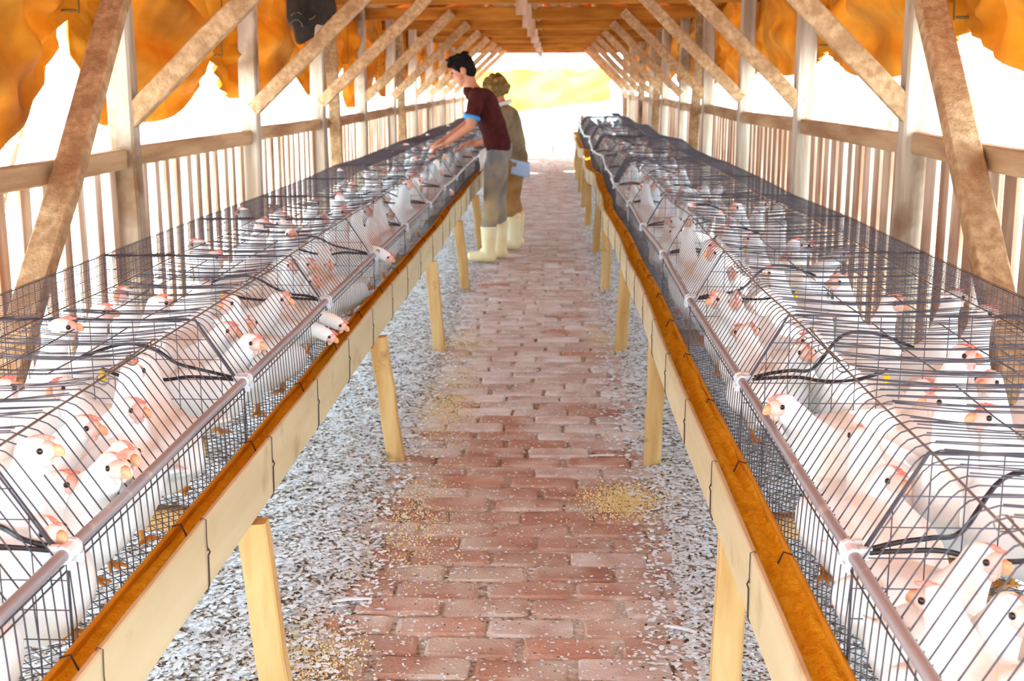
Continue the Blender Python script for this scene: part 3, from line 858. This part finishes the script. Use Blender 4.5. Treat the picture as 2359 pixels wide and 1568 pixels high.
def chicken_variant(name, bz, tilt, neck, head, yaw, pitch=0.0, fat=1.07):
    """faces +x; neck: list of (x,y,z,r); head: centre"""
    b = MB()
    rt_ = Matrix.Rotation(-tilt, 3, 'Y')
    def T(x, y, z): return Vector((0, 0, bz)) + rt_ @ Vector((x, y, z))
    b.capsule(T(-.055, 0, .0), .062 * fat, T(.045, 0, .0), .070 * fat, 14)
    b.capsule(T(.03, 0, -.012), .066 * fat, T(.075, 0, .015), .050 * fat, 14)
    b.capsule(T(-.08, 0, .01), .046, T(-.155, 0, .035), .016, 10)
    for q in (-.012, 0, .012): b.capsule(T(-.13, q, .03), .012, T(-.195, q * 2.4, .055), .007, 8)
    for s in (-1, 1):
        b.ball(T(-.012, s * .060 * fat, .004), (.092, .020, .046), rt_, 12, 8)
        b.capsule(T(-.09, s * .058 * fat, .0), .012, T(-.135, s * .030, .012), .006, 8)
        b.capsule(T(0, s * .038, -.035), .036, (.005, s * .042, max(.040, bz - .075)), .016, 10)
    pts = [(T(.07, 0, .03), .046)] + [(Vector(p[:3]), p[3]) for p in neck] + [(Vector(head), .0215)]
    for (p0, r0), (p1, r1) in zip(pts, pts[1:]): b.capsule(p0, r0, p1, r1, 12)
    H = Matrix.Rotation(yaw, 3, 'Z') @ Matrix.Rotation(pitch, 3, 'Y')
    hd = Vector(head)
    b.ball(hd, (.027, .021, .0225), H, 12, 8)
    b.capsule(hd, .019, hd + H @ Vector((.017, 0, -.003)), .0125, 10)
    res = {'body': voxel_mesh(b, name, M['white'], .0075, 5, .55)}
    def hp(x, y, z): return hd + H @ Vector((x, y, z))
    f = MB()
    f.ball(hp(.013, 0, -.001), (.0195, .0192, .0165), H, 12, 8)
    f.ball(hp(.020, .006, -.0165), (.006, .0035, .008), H, 8, 5); f.ball(hp(.020, -.006, -.0165), (.006, .0035, .008), H, 8, 5)
    res['face'] = (f, 'pink')
    k = MB()
    k.tube([hp(.026, 0, .001), hp(.035, 0, .0005), hp(.040, 0, -.003), hp(.043, 0, -.0065)], [.0085, .0070, .0042, .0010], 8)
    k.tube([hp(.026, 0, -.005), hp(.036, 0, -.006), hp(.042, 0, -.0075)], [.0060, .0045, .0012], 8)
    res['beak'] = (k, 'beak')
    c = MB()
    for i, (x, h) in enumerate(((.026, .003), (.019, .0048), (.012, .0055), (.005, .0045), (-.001, .003))):
        c.ball(hp(x, 0, .0165 + h * .3), (.0058, .0026, h), H, 6, 5)
    res['comb'] = (c, 'comb')
    for s, nm in ((1, 'eye'), (-1, 'eye_')):
        e = MB(); e.ball(hp(.0135, s * .0182, .0035), (.0048, .0030, .0048), H, 8, 6); res[nm] = (e, 'eye')
    for s, nm in ((1, 'leg'), (-1, 'leg_')):
        l = MB(); a = Vector((.005, s * .042, max(.05, bz - .07)))
        l.tube([a, (.0, s * .044, .03), (.008, s * .044, .006)], [.009, .006, .006], 7)
        for da in (-.5, 0, .5, math.pi):
            ln = .035 if da < 3 else .018
            l.tube([(.008, s * .044, .006), (.008 + ln * .6 * math.cos(da), s * .044 + ln * .6 * math.sin(da), .007), (.008 + ln * math.cos(da), s * .044 + ln * math.sin(da), .003)], [.005, .0042, .002], 6)
        res[nm] = (l, 'foot')
    parts = {}
    for k_, v in res.items():
        parts[k_] = v if k_ == 'body' else v[0].mesh(k_.strip('_'), M[v[1]], True)
    # one-mesh version for birds too far off to show their parts
    mats = [M['white'], M['pink'], M['beak'], M['comb'], M['eye'], M['foot']]
    key = {'face': 1, 'beak': 2, 'comb': 3, 'eye': 4, 'eye_': 4, 'leg': 5, 'leg_': 5}
    j = MB()
    bm_ = parts['body']
    j.add([v.co[:] for v in bm_.vertices], [tuple(p.vertices) for p in bm_.polygons], 0)
    for k_, idx in key.items(): j.add(parts[k_].vertices and [v.co[:] for v in parts[k_].vertices], [tuple(p.vertices) for p in parts[k_].polygons], idx)
    parts['all'] = j.mesh(name, mats, True)
    parts['head'] = hd
    return parts
CV = [
    chicken_variant('chicken', .108, .46, [(.058, 0, .200, .038), (.066, 0, .255, .027)], (.082, 0, .300), 0.0),
    chicken_variant('chicken', .108, .42, [(.062, .004, .200, .038), (.072, .008, .252, .027)], (.084, .012, .292), .9),
    chicken_variant('chicken', .108, .42, [(.062, -.004, .200, .038), (.072, -.008, .252, .027)], (.084, -.012, .292), -.9),
    chicken_variant('chicken', .104, .22, [(.105, 0, .185, .036), (.128, 0, .215, .028)], (.152, 0, .240), 0.0, .15),
    chicken_variant('chicken', .080, .12, [(.095, .004, .145, .038), (.108, .010, .175, .029)], (.120, .016, .205), .55, .1, 1.06),
    chicken_variant('chicken', .135, .15, [(.120, 0, .165, .034), (.165, 0, .170, .027), (.205, 0, .165, .024)], (.235, 0, .150), 0.0, .45),
]
CFZ = .556
CS = 1.12
RECS = []
birds = []   # (x, y, module key)
def put(x, y, rz, v, label, group, near, z=CFZ, sc=1.0):
    if near:
        o = inst('chicken', CV[v]['body'], None, (x, y, z), (0, 0, rz))
        for k in ('face', 'beak', 'comb', 'eye', 'eye_', 'leg', 'leg_'): inst(k.strip('_'), CV[v][k], o)
    else: o = inst('chicken', CV[v]['all'], None, (x, y, z), (0, 0, rz))
    o.scale = (sc, sc, sc)
    o['label'] = label; RECS.append((o, label, group, x, y))
    return tag(o, label, 'chicken', group)
def ray_at(px, py, z):
    F = Vector((-math.sin(PS) * math.cos(TH), math.cos(PS) * math.cos(TH), -math.sin(TH))); R_ = Vector((math.cos(PS), math.sin(PS), 0)); U = R_.cross(F)
    d = F + R_ * ((px - 1179.5) / FPX) - U * ((py - 784) / FPX)
    return Vector((0, 0, HC)) + d * ((z - HC) / d.z)
# birds measured from the photograph: head pixel, facing (degrees, 0 = +x), pose
HAND = {
    -1: [((185, 985), -5, 0), ((130, 1115), -15, 4), ((38, 1065), 5, 0), ((240, 1075), -40, 3), ((310, 935), -10, 0), ((405, 885), 200, 0), ((300, 1025), 10, 3),
         ((520, 760), -15, 0), ((585, 785), -20, 3), ((640, 690), -15, 0), ((700, 610), -20, 0), ((110, 880), -5, 0), ((480, 600), 0, 0), ((225, 720), 5, 0), ((1, 900), 0, 1), ((130, 1430), -75, 4), ((255, 1225), -70, 4), ((450, 1040), -35, 3)],
    1: [((1872, 880), -20, 1), ((1800, 930), 200, 3), ((1855, 1000), 20, 3), ((2078, 910), 190, 0), ((2172, 925), 190, 0), ((2285, 960), 185, 0), ((2250, 1300), -70, 4), ((2335, 1318), -60, 4),
        ((2095, 1385), 105, 4), ((2210, 1390), -85, 4), ((2270, 1500), -70, 4), ((1800, 740), 30, 1), ((1935, 650), 200, 0), ((1665, 690), 200, 3), ((1950, 1010), 95, 3)],
}
# heads pushed out through the bars: (side, head pixel, z of head, label)
OUT = [(-1, (752, 772), .695, 'white hen leaning its head out over the left trough, the nearer of the pair'), (-1, (778, 745), .705, 'white hen peeking out behind its neighbour above the left trough'),
       (-1, (890, 590), .745, 'white hen with a raised head poking out beside the left water pipe'), (-1, (1035, 452), .66, 'white hen reaching out to the left trough near the crouching man')]
OUT[3] = OUT[3][:3] + ('white hen reaching out to the left trough just before the man',)
for side in (-1, 1):
    S = SIDES[side]
    def place(hx, hy, ang, v, near_lab=None):
        h = CV[v]['head'] * CS; a = math.radians(ang)
        x = hx - (h.x * math.cos(a) - h.y * math.sin(a)); y = hy - (h.x * math.sin(a) + h.y * math.cos(a))
        u = (x - S['px']) * side
        c_ = side * math.cos(a)
        lo_ = max(.115, (.215 * CS * c_ + .02) if c_ > 0 else (-.14 * c_ + .03)); hi_ = min(.60, .70 - (.14 * c_ if c_ > 0 else -.19 * CS * c_))
        u = min(max(u, lo_), max(lo_, hi_)); x = S['px'] + side * u
        return x, y
    def cage_of(y): return min(NMOD - 1, max(0, int((y - S['y0']) / MOD)))
    count = [0] * NMOD
    def lab(i):
        if i == 0: w_ = 'nearest the camera'
        elif i == NMOD - 1: w_ = 'at the far end'
        else: w_ = '%s from the camera' % ORD[i]
        return 'white hen inside the wire cage %s in the %s row' % (w_, S['word']), 'hens in the %s cage of the %s row' % (ORD[i], S['word'])
    for (pp, ang, v) in HAND[side]:
        best = None
        for v_ in [v] + [q for q in (0, 3, 4) if q != v]:
            p = ray_at(pp[0], pp[1], CFZ + CS * CV[v_]['head'].z)
            h = CV[v_]['head'] * CS; a_ = math.radians(ang)
            x_, y_ = place(p.x, p.y, ang, v_)
            er = abs(x_ - (p.x - (h.x * math.cos(a_) - h.y * math.sin(a_)))) + (0 if v_ == v else .02)
            if best is None or er < best[0]: best = (er, x_, y_, v_)
        er, x, y, v = best
        i = cage_of(y)
        yb = S['y0'] + MOD * i
        y = min(max(y, yb + .085), yb + MOD - .085)
        if any(math.hypot(x - q[0], y - q[1]) < .075 for q in birds): continue
        count[i] += 1; birds.append((x, y)); l, g = lab(i)
        put(x, y, math.radians(ang + R.uniform(-6, 6)), v, l, g, True, sc=CS)
    for sd_, pp, zt, label in OUT:
        if sd_ != side: continue
        v = 5; p = ray_at(pp[0], pp[1], zt); a = 0.0 if side < 0 else math.pi
        a += R.uniform(-.25, .05)
        h = CV[v]['head']
        x = p.x - h.x * math.cos(a); y = p.y - h.x * math.sin(a); dzz = zt - (CFZ + h.z)
        x = min(x, S['px'] - .10)
        birds.append((x, y)); count[cage_of(y)] += 1
        put(x, y, a, v, label, None, True, CFZ + max(-.01, dzz))
    for i in range(NMOD):
        want = 12 if i < 5 else (8 if i < 11 else 5)
        yb = S['y0'] + MOD * i; l, g = lab(i); tries = 0
        while count[i] < want and tries < 900:
            tries += 1
            u = R.uniform(.115, .60) if (R.random() < .5 or tries > 200) else R.uniform(.10, .15); x = S['px'] + side * u; y = yb + R.uniform(.09, MOD - .09)
            if any(abs(q[0] - x) < .4 and math.hypot(x - q[0], y - q[1]) < (.145 if tries < 300 else .105) for q in birds): continue
            base = 0 if side < 0 else 180
            if R.random() < .3: base += 180
            if u < .2 and (base % 360) == (0 if side < 0 else 180): v = R.choice([3, 4, 1, 2])
            else: v = R.choice([0, 0, 1, 2, 3, 0])
            ang = base + R.uniform(-60, 60)
            if u < .25: ang = R.choice((90, -90)) + R.uniform(-28, 28); v = R.choice([0, 1, 2, 3, 4, 4])
            # keep head and tail inside the wire
            a = math.radians(ang); hx = u + side * math.cos(a) * .15; tx = u - side * math.cos(a) * .25
            if hx < .05 or hx > .69 or tx < .01 or tx > .71: 
                continue
            birds.append((x, y)); count[i] += 1
            put(x, y, a, v, l, g, i < 5, sc=R.uniform(.94, 1.04) * CS)

# the birds of the nearer cages are told apart by their place in the cage
byg = {}
for o, l, g, x, y in RECS:
    if g: byg.setdefault(g, []).append((y, o, l))
for g, lst in byg.items():
    lst.sort(key=lambda q: q[0])
    cage_i = ORD.index(g.split(' ')[3]); row_ = g.split(' ')[-2]
    if cage_i > 8: continue
    for k, (y, o, l) in enumerate(lst):
        cn = 'nearest' if cage_i == 0 else ORD[cage_i]
        o['label'] = 'white hen, %s from the near end inside the %s cage of the %s row' % (ORD[k], cn, row_)

# ================================================================== PEOPLE
def person(name, origin, J, mats, label, hairfn, extra=None):
    """J: joints relative to origin, the figure faces -x; near side is -y"""
    root = empty(name, origin, label, 'person')
    O = Vector(origin)
    def W(p): return O + Vector(p)
    pit = J['head_pitch']
    f = Vector((-math.cos(pit), 0, -math.sin(pit))); up = Vector((-math.sin(pit), 0, math.cos(pit))); sd_ = Vector((0, 1, 0))
    HM = Matrix((( -f.x, sd_.x, up.x), (-f.y, sd_.y, up.y), (-f.z, sd_.z, up.z)))   # local -x is forward
    hc = W(J['head'])
    def hp(x, y, z): return hc + HM @ Vector((x, y, z))
    b = MB()
    b.ball(hc + HM @ Vector((.008, 0, .018)), (.096, .076, .098), HM, 16, 12)
    b.ball(hp(-.030, 0, -.045), (.060, .056, .070), HM, 14, 10)
    b.capsule(hp(-.052, 0, -.092), .020, hp(-.040, 0, -.080), .034)
    b.capsule(hp(-.088, 0, .018), .010, hp(-.110, 0, -.022), .014)          # nose
    b.capsule(hp(-.082, .03, .032), .013, hp(-.082, -.03, .032), .013)        # brow
    b.capsule(hp(-.086, .016, -.060), .009, hp(-.086, -.016, -.060), .009)    # lips
    for s in (-1, 1):
        b.ball(hp(.012, s * .078, -.008), (.020, .009, .032), HM, 10, 7)
        b.capsule(hp(-.055, s * .040, -.020), .020, hp(-.030, s * .052, -.040), .022)
    b.capsule(hp(.020, 0, -.06), .054, W(J['neck']), .056)
    ch = Vector(J['chest']); wa = Vector(J['waist']); pe = Vector(J['pelvis'])
    for s in (-1, 1):
        o = Vector((0, s * .075, 0))
        b.capsule(W(ch + o), .095, W(wa + o * .8), .085); b.capsule(W(wa + o * .8), .085, W(pe + o), .095)
    b.capsule(W(J['neck']), .052, W(ch), .09)
    for s, k in ((-1, 'n'), (1, 'f')):
        sh, el, wr, hd = [Vector(J[k + q]) for q in ('_sh', '_el', '_wr', '_hd')]
        b.capsule(W(ch + Vector((0, s * .09, .06))), .06, W(sh), .052)
        b.capsule(W(sh), .050, W(el), .038); b.capsule(W(el), .039, W(wr), .025)
        d = (hd - wr).normalized(); lat = d.cross(Vector((0, 0, 1))).normalized(); dn = lat.cross(d).normalized()
        palm = wr + d * .05
        for q in (-1, -.3, .4, 1): b.capsule(W(wr + lat * q * .010), .016, W(wr + d * .085 + lat * q * .028), .0125, 8)
        for q, ln in ((-1, .062), (-.33, .078), (.33, .084), (1, .072)):     # four fingers, each with a bend
            p0 = wr + d * .088 + lat * q * .030; p1 = p0 + d * ln * .5 - dn * .010 + lat * q * .004; p2 = p1 + d * ln * .38 - dn * .028; p3 = p2 + d * ln * .12 - dn * .024
            b.capsule(W(p0), .0105, W(p1), .0095, 8); b.capsule(W(p1), .0095, W(p2), .0088, 8); b.capsule(W(p2), .0088, W(p3), .0075, 8)
        t0 = wr + d * .03 + lat * .026; t1 = t0 + d * .030 + lat * .030 - dn * .012; t2 = t1 + d * .034 + lat * .006 - dn * .014
        b.capsule(W(t0), .0135, W(t1), .0115, 8); b.capsule(W(t1), .0115, W(t2), .009, 8)
        hip, kn, an, toe = [Vector(J[k + q]) for q in ('_hip', '_kn', '_an', '_toe')]
        b.capsule(W(hip), .085, W(kn), .055); b.capsule(W(kn), .055, W(an), .038); b.capsule(W(an - Vector((0, 0, .035))), .036, W(toe), .028)
    me = voxel_mesh(b, 'body', M[mats['skin']], .0065, 4, .7)
    o = inst('body', me, root); o.location = -O
    for v in me.vertices: pass
    # hair
    h = MB(); hairfn(h, hp, HM)
    inst('hair', voxel_mesh(h, 'hair', M[mats['hair']], .008, 2, .8), root, -O)
    for s in (-1, 1):
        e = MB(); e.ball(hp(-.083, s * .033, .010), (.008, .013, .008), HM, 8, 6); e.build('eye', M['eye'], root, True)
    # shirt
    b = MB()
    for s in (-1, 1):
        o = Vector((0, s * .080, 0))
        b.capsule(W(ch + o + Vector((0, 0, .03))), .108, W(wa + o * .95), .102); b.capsule(W(wa + o * .95), .100, W(pe + o + Vector((0, 0, .0))), .112)
    b.capsule(W(ch), .12, W(wa), .11); b.capsule(W(wa), .11, W(pe), .115)
    b.capsule(W(J['neck']) - Vector((0, 0, .05)), .066, W(ch), .10)
    sl = J.get('sleeve', .58)
    for s, k in ((-1, 'n'), (1, 'f')):
        sh, el = Vector(J[k + '_sh']), Vector(J[k + '_el'])
        b.capsule(W(ch + Vector((0, s * .10, .07))), .072, W(sh), .068)
        b.capsule(W(sh), .068, W(sh.lerp(el, sl)), .062)
    me = voxel_mesh(b, 'shirt', M[mats['shirt']], .010, 5, .7)
    for v in me.vertices:
        v.co += Vector((.006 * nz(v.co.x * 9, v.co.y * 9, v.co.z * 14), .006 * nz(v.co.y * 11, v.co.z * 8, 3), 0))
    shirt = inst('shirt', me, root, -O)
    if mats.get('trim'):
        for k in ('n', 'f'):
            sh, el = Vector(J[k + '_sh']), Vector(J[k + '_el']); p = sh.lerp(el, sl + .12); d = (el - sh).normalized()
            t = MB(); t.tube([W(p + d * q) for q in (-.006, 0, .014, .020)], [.063, .0665, .0665, .063], 16); t.build('sleeve_trim', M[mats['trim']], shirt, True)
    # trousers
    b = MB()
    for s, k in ((-1, 'n'), (1, 'f')):
        hip, kn, an = [Vector(J[k + q]) for q in ('_hip', '_kn', '_an')]
        b.capsule(W(pe + Vector((.01, s * .06, -.01))), .104, W(hip), .102)
        b.capsule(W(hip), .100, W(kn), .076); b.capsule(W(kn), .076, W(an + Vector((0, 0, .20))), .066)
    b.capsule(W(pe + Vector((.02, 0, 0))), .10, W(pe + Vector((.02, 0, -.06))), .10)
    me = voxel_mesh(b, 'trousers', M[mats['trousers']], .010, 4, .7)
    for v in me.vertices:
        v.co += Vector((.009 * nz(v.co.x * 8, v.co.y * 8, v.co.z * 12), .008 * nz(v.co.y * 9, v.co.z * 10, 7), 0))
    inst('trousers', me, root, -O)
    for k in ('n', 'f'):
        an, toe = Vector(J[k + '_an']), Vector(J[k + '_toe'])
        b = MB()
        b.capsule(W(an + Vector((.004, 0, .20))), .070, W(an), .054); b.capsule(W(an + Vector((.012, 0, -.030))), .052, W(toe + Vector((.03, 0, .004))), .046)
        b.capsule(W(an + Vector((.02, 0, -.035))), .050, W(an), .05)
        me = voxel_mesh(b, 'boot', M['boot'], .009, 3, .7)
        zmin = min(v.co.z for v in me.vertices)
        for v in me.vertices:
            if v.co.z < .012: v.co.z = .006
        boot = inst('boot', me, root, -O)
        q = MB(); q.tube([W((an + Vector((.004, 0, .196)))), W(an + Vector((.004, 0, .214)))], [.0715, .0715], 18); q.build('boot_rim', M['boot'], boot, True)
    if extra: extra(root, W)
    return root

def short_hair(h, hp, HM):
    h.ball(hp(.018, 0, .040), (.100, .084, .092), HM, 16, 12)
    h.ball(hp(.050, 0, -.010), (.066, .074, .085), HM, 14, 10)
    for i in range(7):
        y = -.054 + .018 * i
        h.capsule(hp(-.050, y, .108), .024, hp(-.088, y * .9, .068 + .012 * (i % 2)), .011, 8)
    for i in range(24):
        a = i * 2.4; r = .05 + .03 * (i % 3) / 2
        h.capsule(hp(.02 + r * math.cos(a), r * math.sin(a), .112), .016, hp(.0 + (r + .012) * math.cos(a), (r + .012) * math.sin(a), .128 + .006 * (i % 2)), .007, 7)
    for s in (-1, 1): h.capsule(hp(-.030, s * .074, .045), .014, hp(-.022, s * .077, -.008), .008, 8)
def curly_hair(h, hp, HM):
    h.ball(hp(.022, 0, .030), (.118, .104, .105), HM, 16, 12)
    rr = random.Random(2)
    for i in range(60):
        a = rr.uniform(0, 6.28); z = rr.uniform(-.7, 1)
        r = math.sqrt(max(0, 1 - z * z))
        x_, y_ = .110 * r * math.cos(a), .100 * r * math.sin(a)
        if x_ < -.06 and z < .3: continue
        h.ball(hp(.022 + x_, y_, .030 + z * .100), rr.uniform(.018, .030), None, 8, 6)

def rag(root, W):
    b = MB(); n = 8
    for i in range(n + 1):
        t = i / n; x = .035 - .01 * t; wd = .020 + .010 * math.sin(t * 5)
        for j in range(5):
            q = j / 4 * 2 - 1
            b.v.append(W((-.03 + x + q * wd, -.205 - .010 * math.cos(q * 7 + t * 3), .935 - .17 * t + .012 * q)))
    for i in range(n):
        for j in range(4):
            k = i * 5 + j; b.f.append((k, k + 1, k + 6, k + 5)); b.mi.append(0)
    b.v = [tuple(v) for v in b.v]
    o = b.build('hand_rag', M['cloth_w'], root, True); o.modifiers.new('thick', 'SOLIDIFY').thickness = .006
J1 = dict(head=(-.175, 0, 1.553), head_pitch=.42, neck=(-.105, 0, 1.435), chest=(.005, 0, 1.27), waist=(.085, 0, 1.08), pelvis=(.115, 0, .955),
          n_sh=(-.045, -.185, 1.355), n_el=(-.095, -.245, 1.115), n_wr=(-.285, -.20, .985), n_hd=(-.375, -.17, .945),
          f_sh=(-.045, .185, 1.355), f_el=(-.14, .245, 1.125), f_wr=(-.33, .17, .995), f_hd=(-.42, .12, .955),
          n_hip=(.110, -.095, .885), n_kn=(.075, -.105, .50), n_an=(.040, -.105, .085), n_toe=(-.125, -.115, .045),
          f_hip=(.110, .095, .885), f_kn=(.105, .11, .50), f_an=(.125, .12, .085), f_toe=(-.04, .13, .045))
person('person', (-.56, 10.08, 0), J1, dict(skin='skin', hair='hair', shirt='maroon', trim='blue', trousers='jeans'),
       'man in a maroon t-shirt, grey jeans and cream boots leaning over the left cages', short_hair, rag)
J2 = dict(head=(-.125, 0, 1.385), head_pitch=.30, neck=(-.075, 0, 1.275), chest=(-.005, 0, 1.12), waist=(.045, 0, .94), pelvis=(.055, 0, .82),
          n_sh=(-.02, -.17, 1.20), n_el=(-.09, -.22, .98), n_wr=(-.28, -.17, .93), n_hd=(-.36, -.15, .93),
          f_sh=(-.02, .17, 1.20), f_el=(-.09, .22, .98), f_wr=(-.28, .17, .93), f_hd=(-.36, .15, .93),
          n_hip=(.050, -.09, .76), n_kn=(.010, -.10, .44), n_an=(.045, -.10, .085), n_toe=(-.09, -.11, .045),
          f_hip=(.050, .09, .76), f_kn=(.03, .10, .44), f_an=(.07, .11, .085), f_toe=(-.07, .12, .045))
def apron(root, W):
    b = MB(); 
    for i in range(9):
        t = i / 8
        for j in range(19):
            a = 2 * math.pi * j / 18
            b.v.append(tuple(W((.060 + (.124 + .004 * t) * math.cos(a), (.185 + .004 * t) * math.sin(a) + .006 * math.sin(a * 9), .80 - .13 * t - .035 * math.cos(a)))))
    for i in range(8):
        for j in range(18): k = i * 19 + j; b.f.append((k, k + 1, k + 20, k + 19)); b.mi.append(0)
    o = b.build('shirt_tail', M['paleblue'], root, True); o.modifiers.new('thick', 'SOLIDIFY').thickness = .004
    c = MB(); c.tube([W((-.055 + .07 * math.cos(a), .075 * math.sin(a), 1.275 + .02 * math.cos(a))) for a in [q * .524 for q in range(13)]], .022, 8, False); c.build('neckerchief', M['cloth_w'], root, True)
person('person', (-.385, 10.86, 0), J2, dict(skin='skin', hair='hair2', shirt='shirt2', trousers='trouser2'),
       'shorter person with curly brown hair and cream boots, half hidden behind the man', curly_hair, apron)

# ================================================================== HANGING JACKET
root = empty('jacket', (-.98, 5.06, 1.6), 'dark brown jacket hanging from a roof brace at the upper left', 'jacket')
b = MB(); r = random.Random(4)
# body of the garment: folded cloth over the brace
for i in range(7):
    t = i / 6; x = -1.055 + .125 * t
    b.capsule((x, 5.055 - .012 * (i % 2), 2.03), .024, (x + .004, 5.035 - .016 * (i % 2), 1.70 + .05 * (t > .7)), .022, 10)
for i in range(3): b.capsule((-1.035 + .028 * i, 5.035, 1.74), .026, (-1.022 + .020 * i, 5.03, 1.622 + .012 * i), .021, 10)     # sleeve
for i in range(3): b.capsule((-.955 + .024 * i, 5.05, 1.80), .026, (-.935 + .022 * i, 5.045, 1.70 + .02 * i), .022, 10)
b.capsule((-.905, 5.05, 1.95), .03, (-.895, 5.045, 1.77), .018, 10)
for i in range(4): b.capsule((-1.04 + .04 * i, 5.06, 2.03), .024, (-1.04 + .04 * i, 5.15, 1.99), .022, 10)
me = voxel_mesh(b, 'cloth', M['jacket'], .008, 3, .8)
for v in me.vertices: v.co.y += .008 * nz(v.co.x * 20, v.co.z * 12, 2)
inst('cloth', me, root, -Vector(root.location))
b = MB(); b.tube([(-1.05 + .011 * i, 5.004 - .002 * (i % 2), 1.715 + .014 * math.sin(i * .7)) for i in range(10)], .003, 5); b.build('seam', M['seam'], root, True)
b = MB(); b.tube([(-1.03 + .013 * math.cos(a) * 2.0, 5.002, 1.672 + .028 * math.sin(a)) for a in [q * .4 for q in range(10)]], .003, 5); b.build('seam', M['seam'], root, True)

# ================================================================== OUTSIDE
def bush(loc, sx, sz, n, label):
    root = empty('bush', loc, label, 'bush'); r = random.Random(int(loc[1] * 10)); O = Vector(loc)
    b = MB()
    for _ in range(n):
        a = r.uniform(0, 6.28); rad = sx * math.sqrt(r.random()); z = r.uniform(.1, 1) * sz * (1 - .5 * (rad / sx) ** 2)
        c = O + Vector((rad * math.cos(a), rad * math.sin(a), z)); s = r.uniform(.03, .07)
        q = Matrix.Rotation(r.uniform(0, 6.28), 3, 'Z') @ Matrix.Rotation(r.uniform(-1, 1), 3, 'X')
        b.add([c + q @ Vector(p) for p in ((-s, 0, 0), (0, -s * .4, .01), (s, 0, 0), (0, s * .4, .01))], [(0, 1, 2, 3)])
    b.build('foliage', M['leaf'], root)
    b = MB()
    for i in range(7):
        a = i * .9; b.tube([O, O + Vector((math.cos(a) * sx * .3, math.sin(a) * sx * .3, sz * .5)), O + Vector((math.cos(a) * sx * .6, math.sin(a) * sx * .6, sz * .9))], [.03, .02, .006], 6)
    b.build('stem', M['bark'], root)
bush((-4.9, 10.4, -.06), .8, 1.55, 900, 'loose sunlit bush outside the left side beyond the rail')
bush((6.4, 24.5, -.06), 1.0, 1.75, 700, 'sunlit bush outside the right side, seen between two posts')
bush((5.3, 24.0, -.06), .6, 1.35, 400, 'small low bush outside the right side beside a bigger one')
sh = empty('neighbour_shed', (9.0, 20, 0), 'distant grey slatted shed outside on the right', 'shed')
for k in range(60):
    y = 15.2 + .2 * k; b = MB(); b.beam((9.0, y, 1.28), (9.0, y + R.uniform(-.02, .02), 1.98), .03, .11, (0, 1, 0), 1, 0, k); b.build('slat', M['shed'], sh)
for z in (1.32, 1.94):
    b = MB(); b.beam((8.96, 15.0, z), (8.96, 27.4, z), .05, .08, (0, 0, 1), 2, 0, 1); b.build('rail', M['shed'], sh)
for y in (15.2, 18.2, 21.2, 24.2, 27.2):
    b = MB(); b.beam((9.1, y, -.06), (9.1, y, 2.3), .14, .14, (0, 1, 0), 2, .005, 1); b.build('post', M['wood_v'], sh)
b = MB(); b.box((9.9, 21.2, 1.2), (1.2, 12.4, 2.2)); b.build('inner_wall', M['shedroof'], sh)
rot = Matrix.Rotation(-.32, 3, 'Y'); b = MB(); b.box((9.9, 21.2, 2.42), (2.6, 12.8, .05), rot); b.build('roof', M['shedroof'], sh)
for k, (x, y, h) in enumerate(((4.55, 12.5, 1.15), (4.9, 12.4, 1.22))):
    b = MB(); b.beam((x, y, -.06), (x + .02, y, h), .10, .10, (0, 1, 0), 3, .006, k)
    tag(b.build('fence_post', M['wood_v']), ('short weathered fence post outside on the right, the left one of two', 'short weathered fence post outside on the right, the right one of two')[k], 'post')
b = MB(); b.beam((.0, YEND + .2, -.06), (.02, YEND + .2, .16), .05, .05, (0, 1, 0), 3, .004, 2); b.ball((.02, YEND + .2, .17), (.035, .035, .04))
tag(b.build('stake', M['wood_v']), 'short stake standing at the bright far end of the path', 'stake')
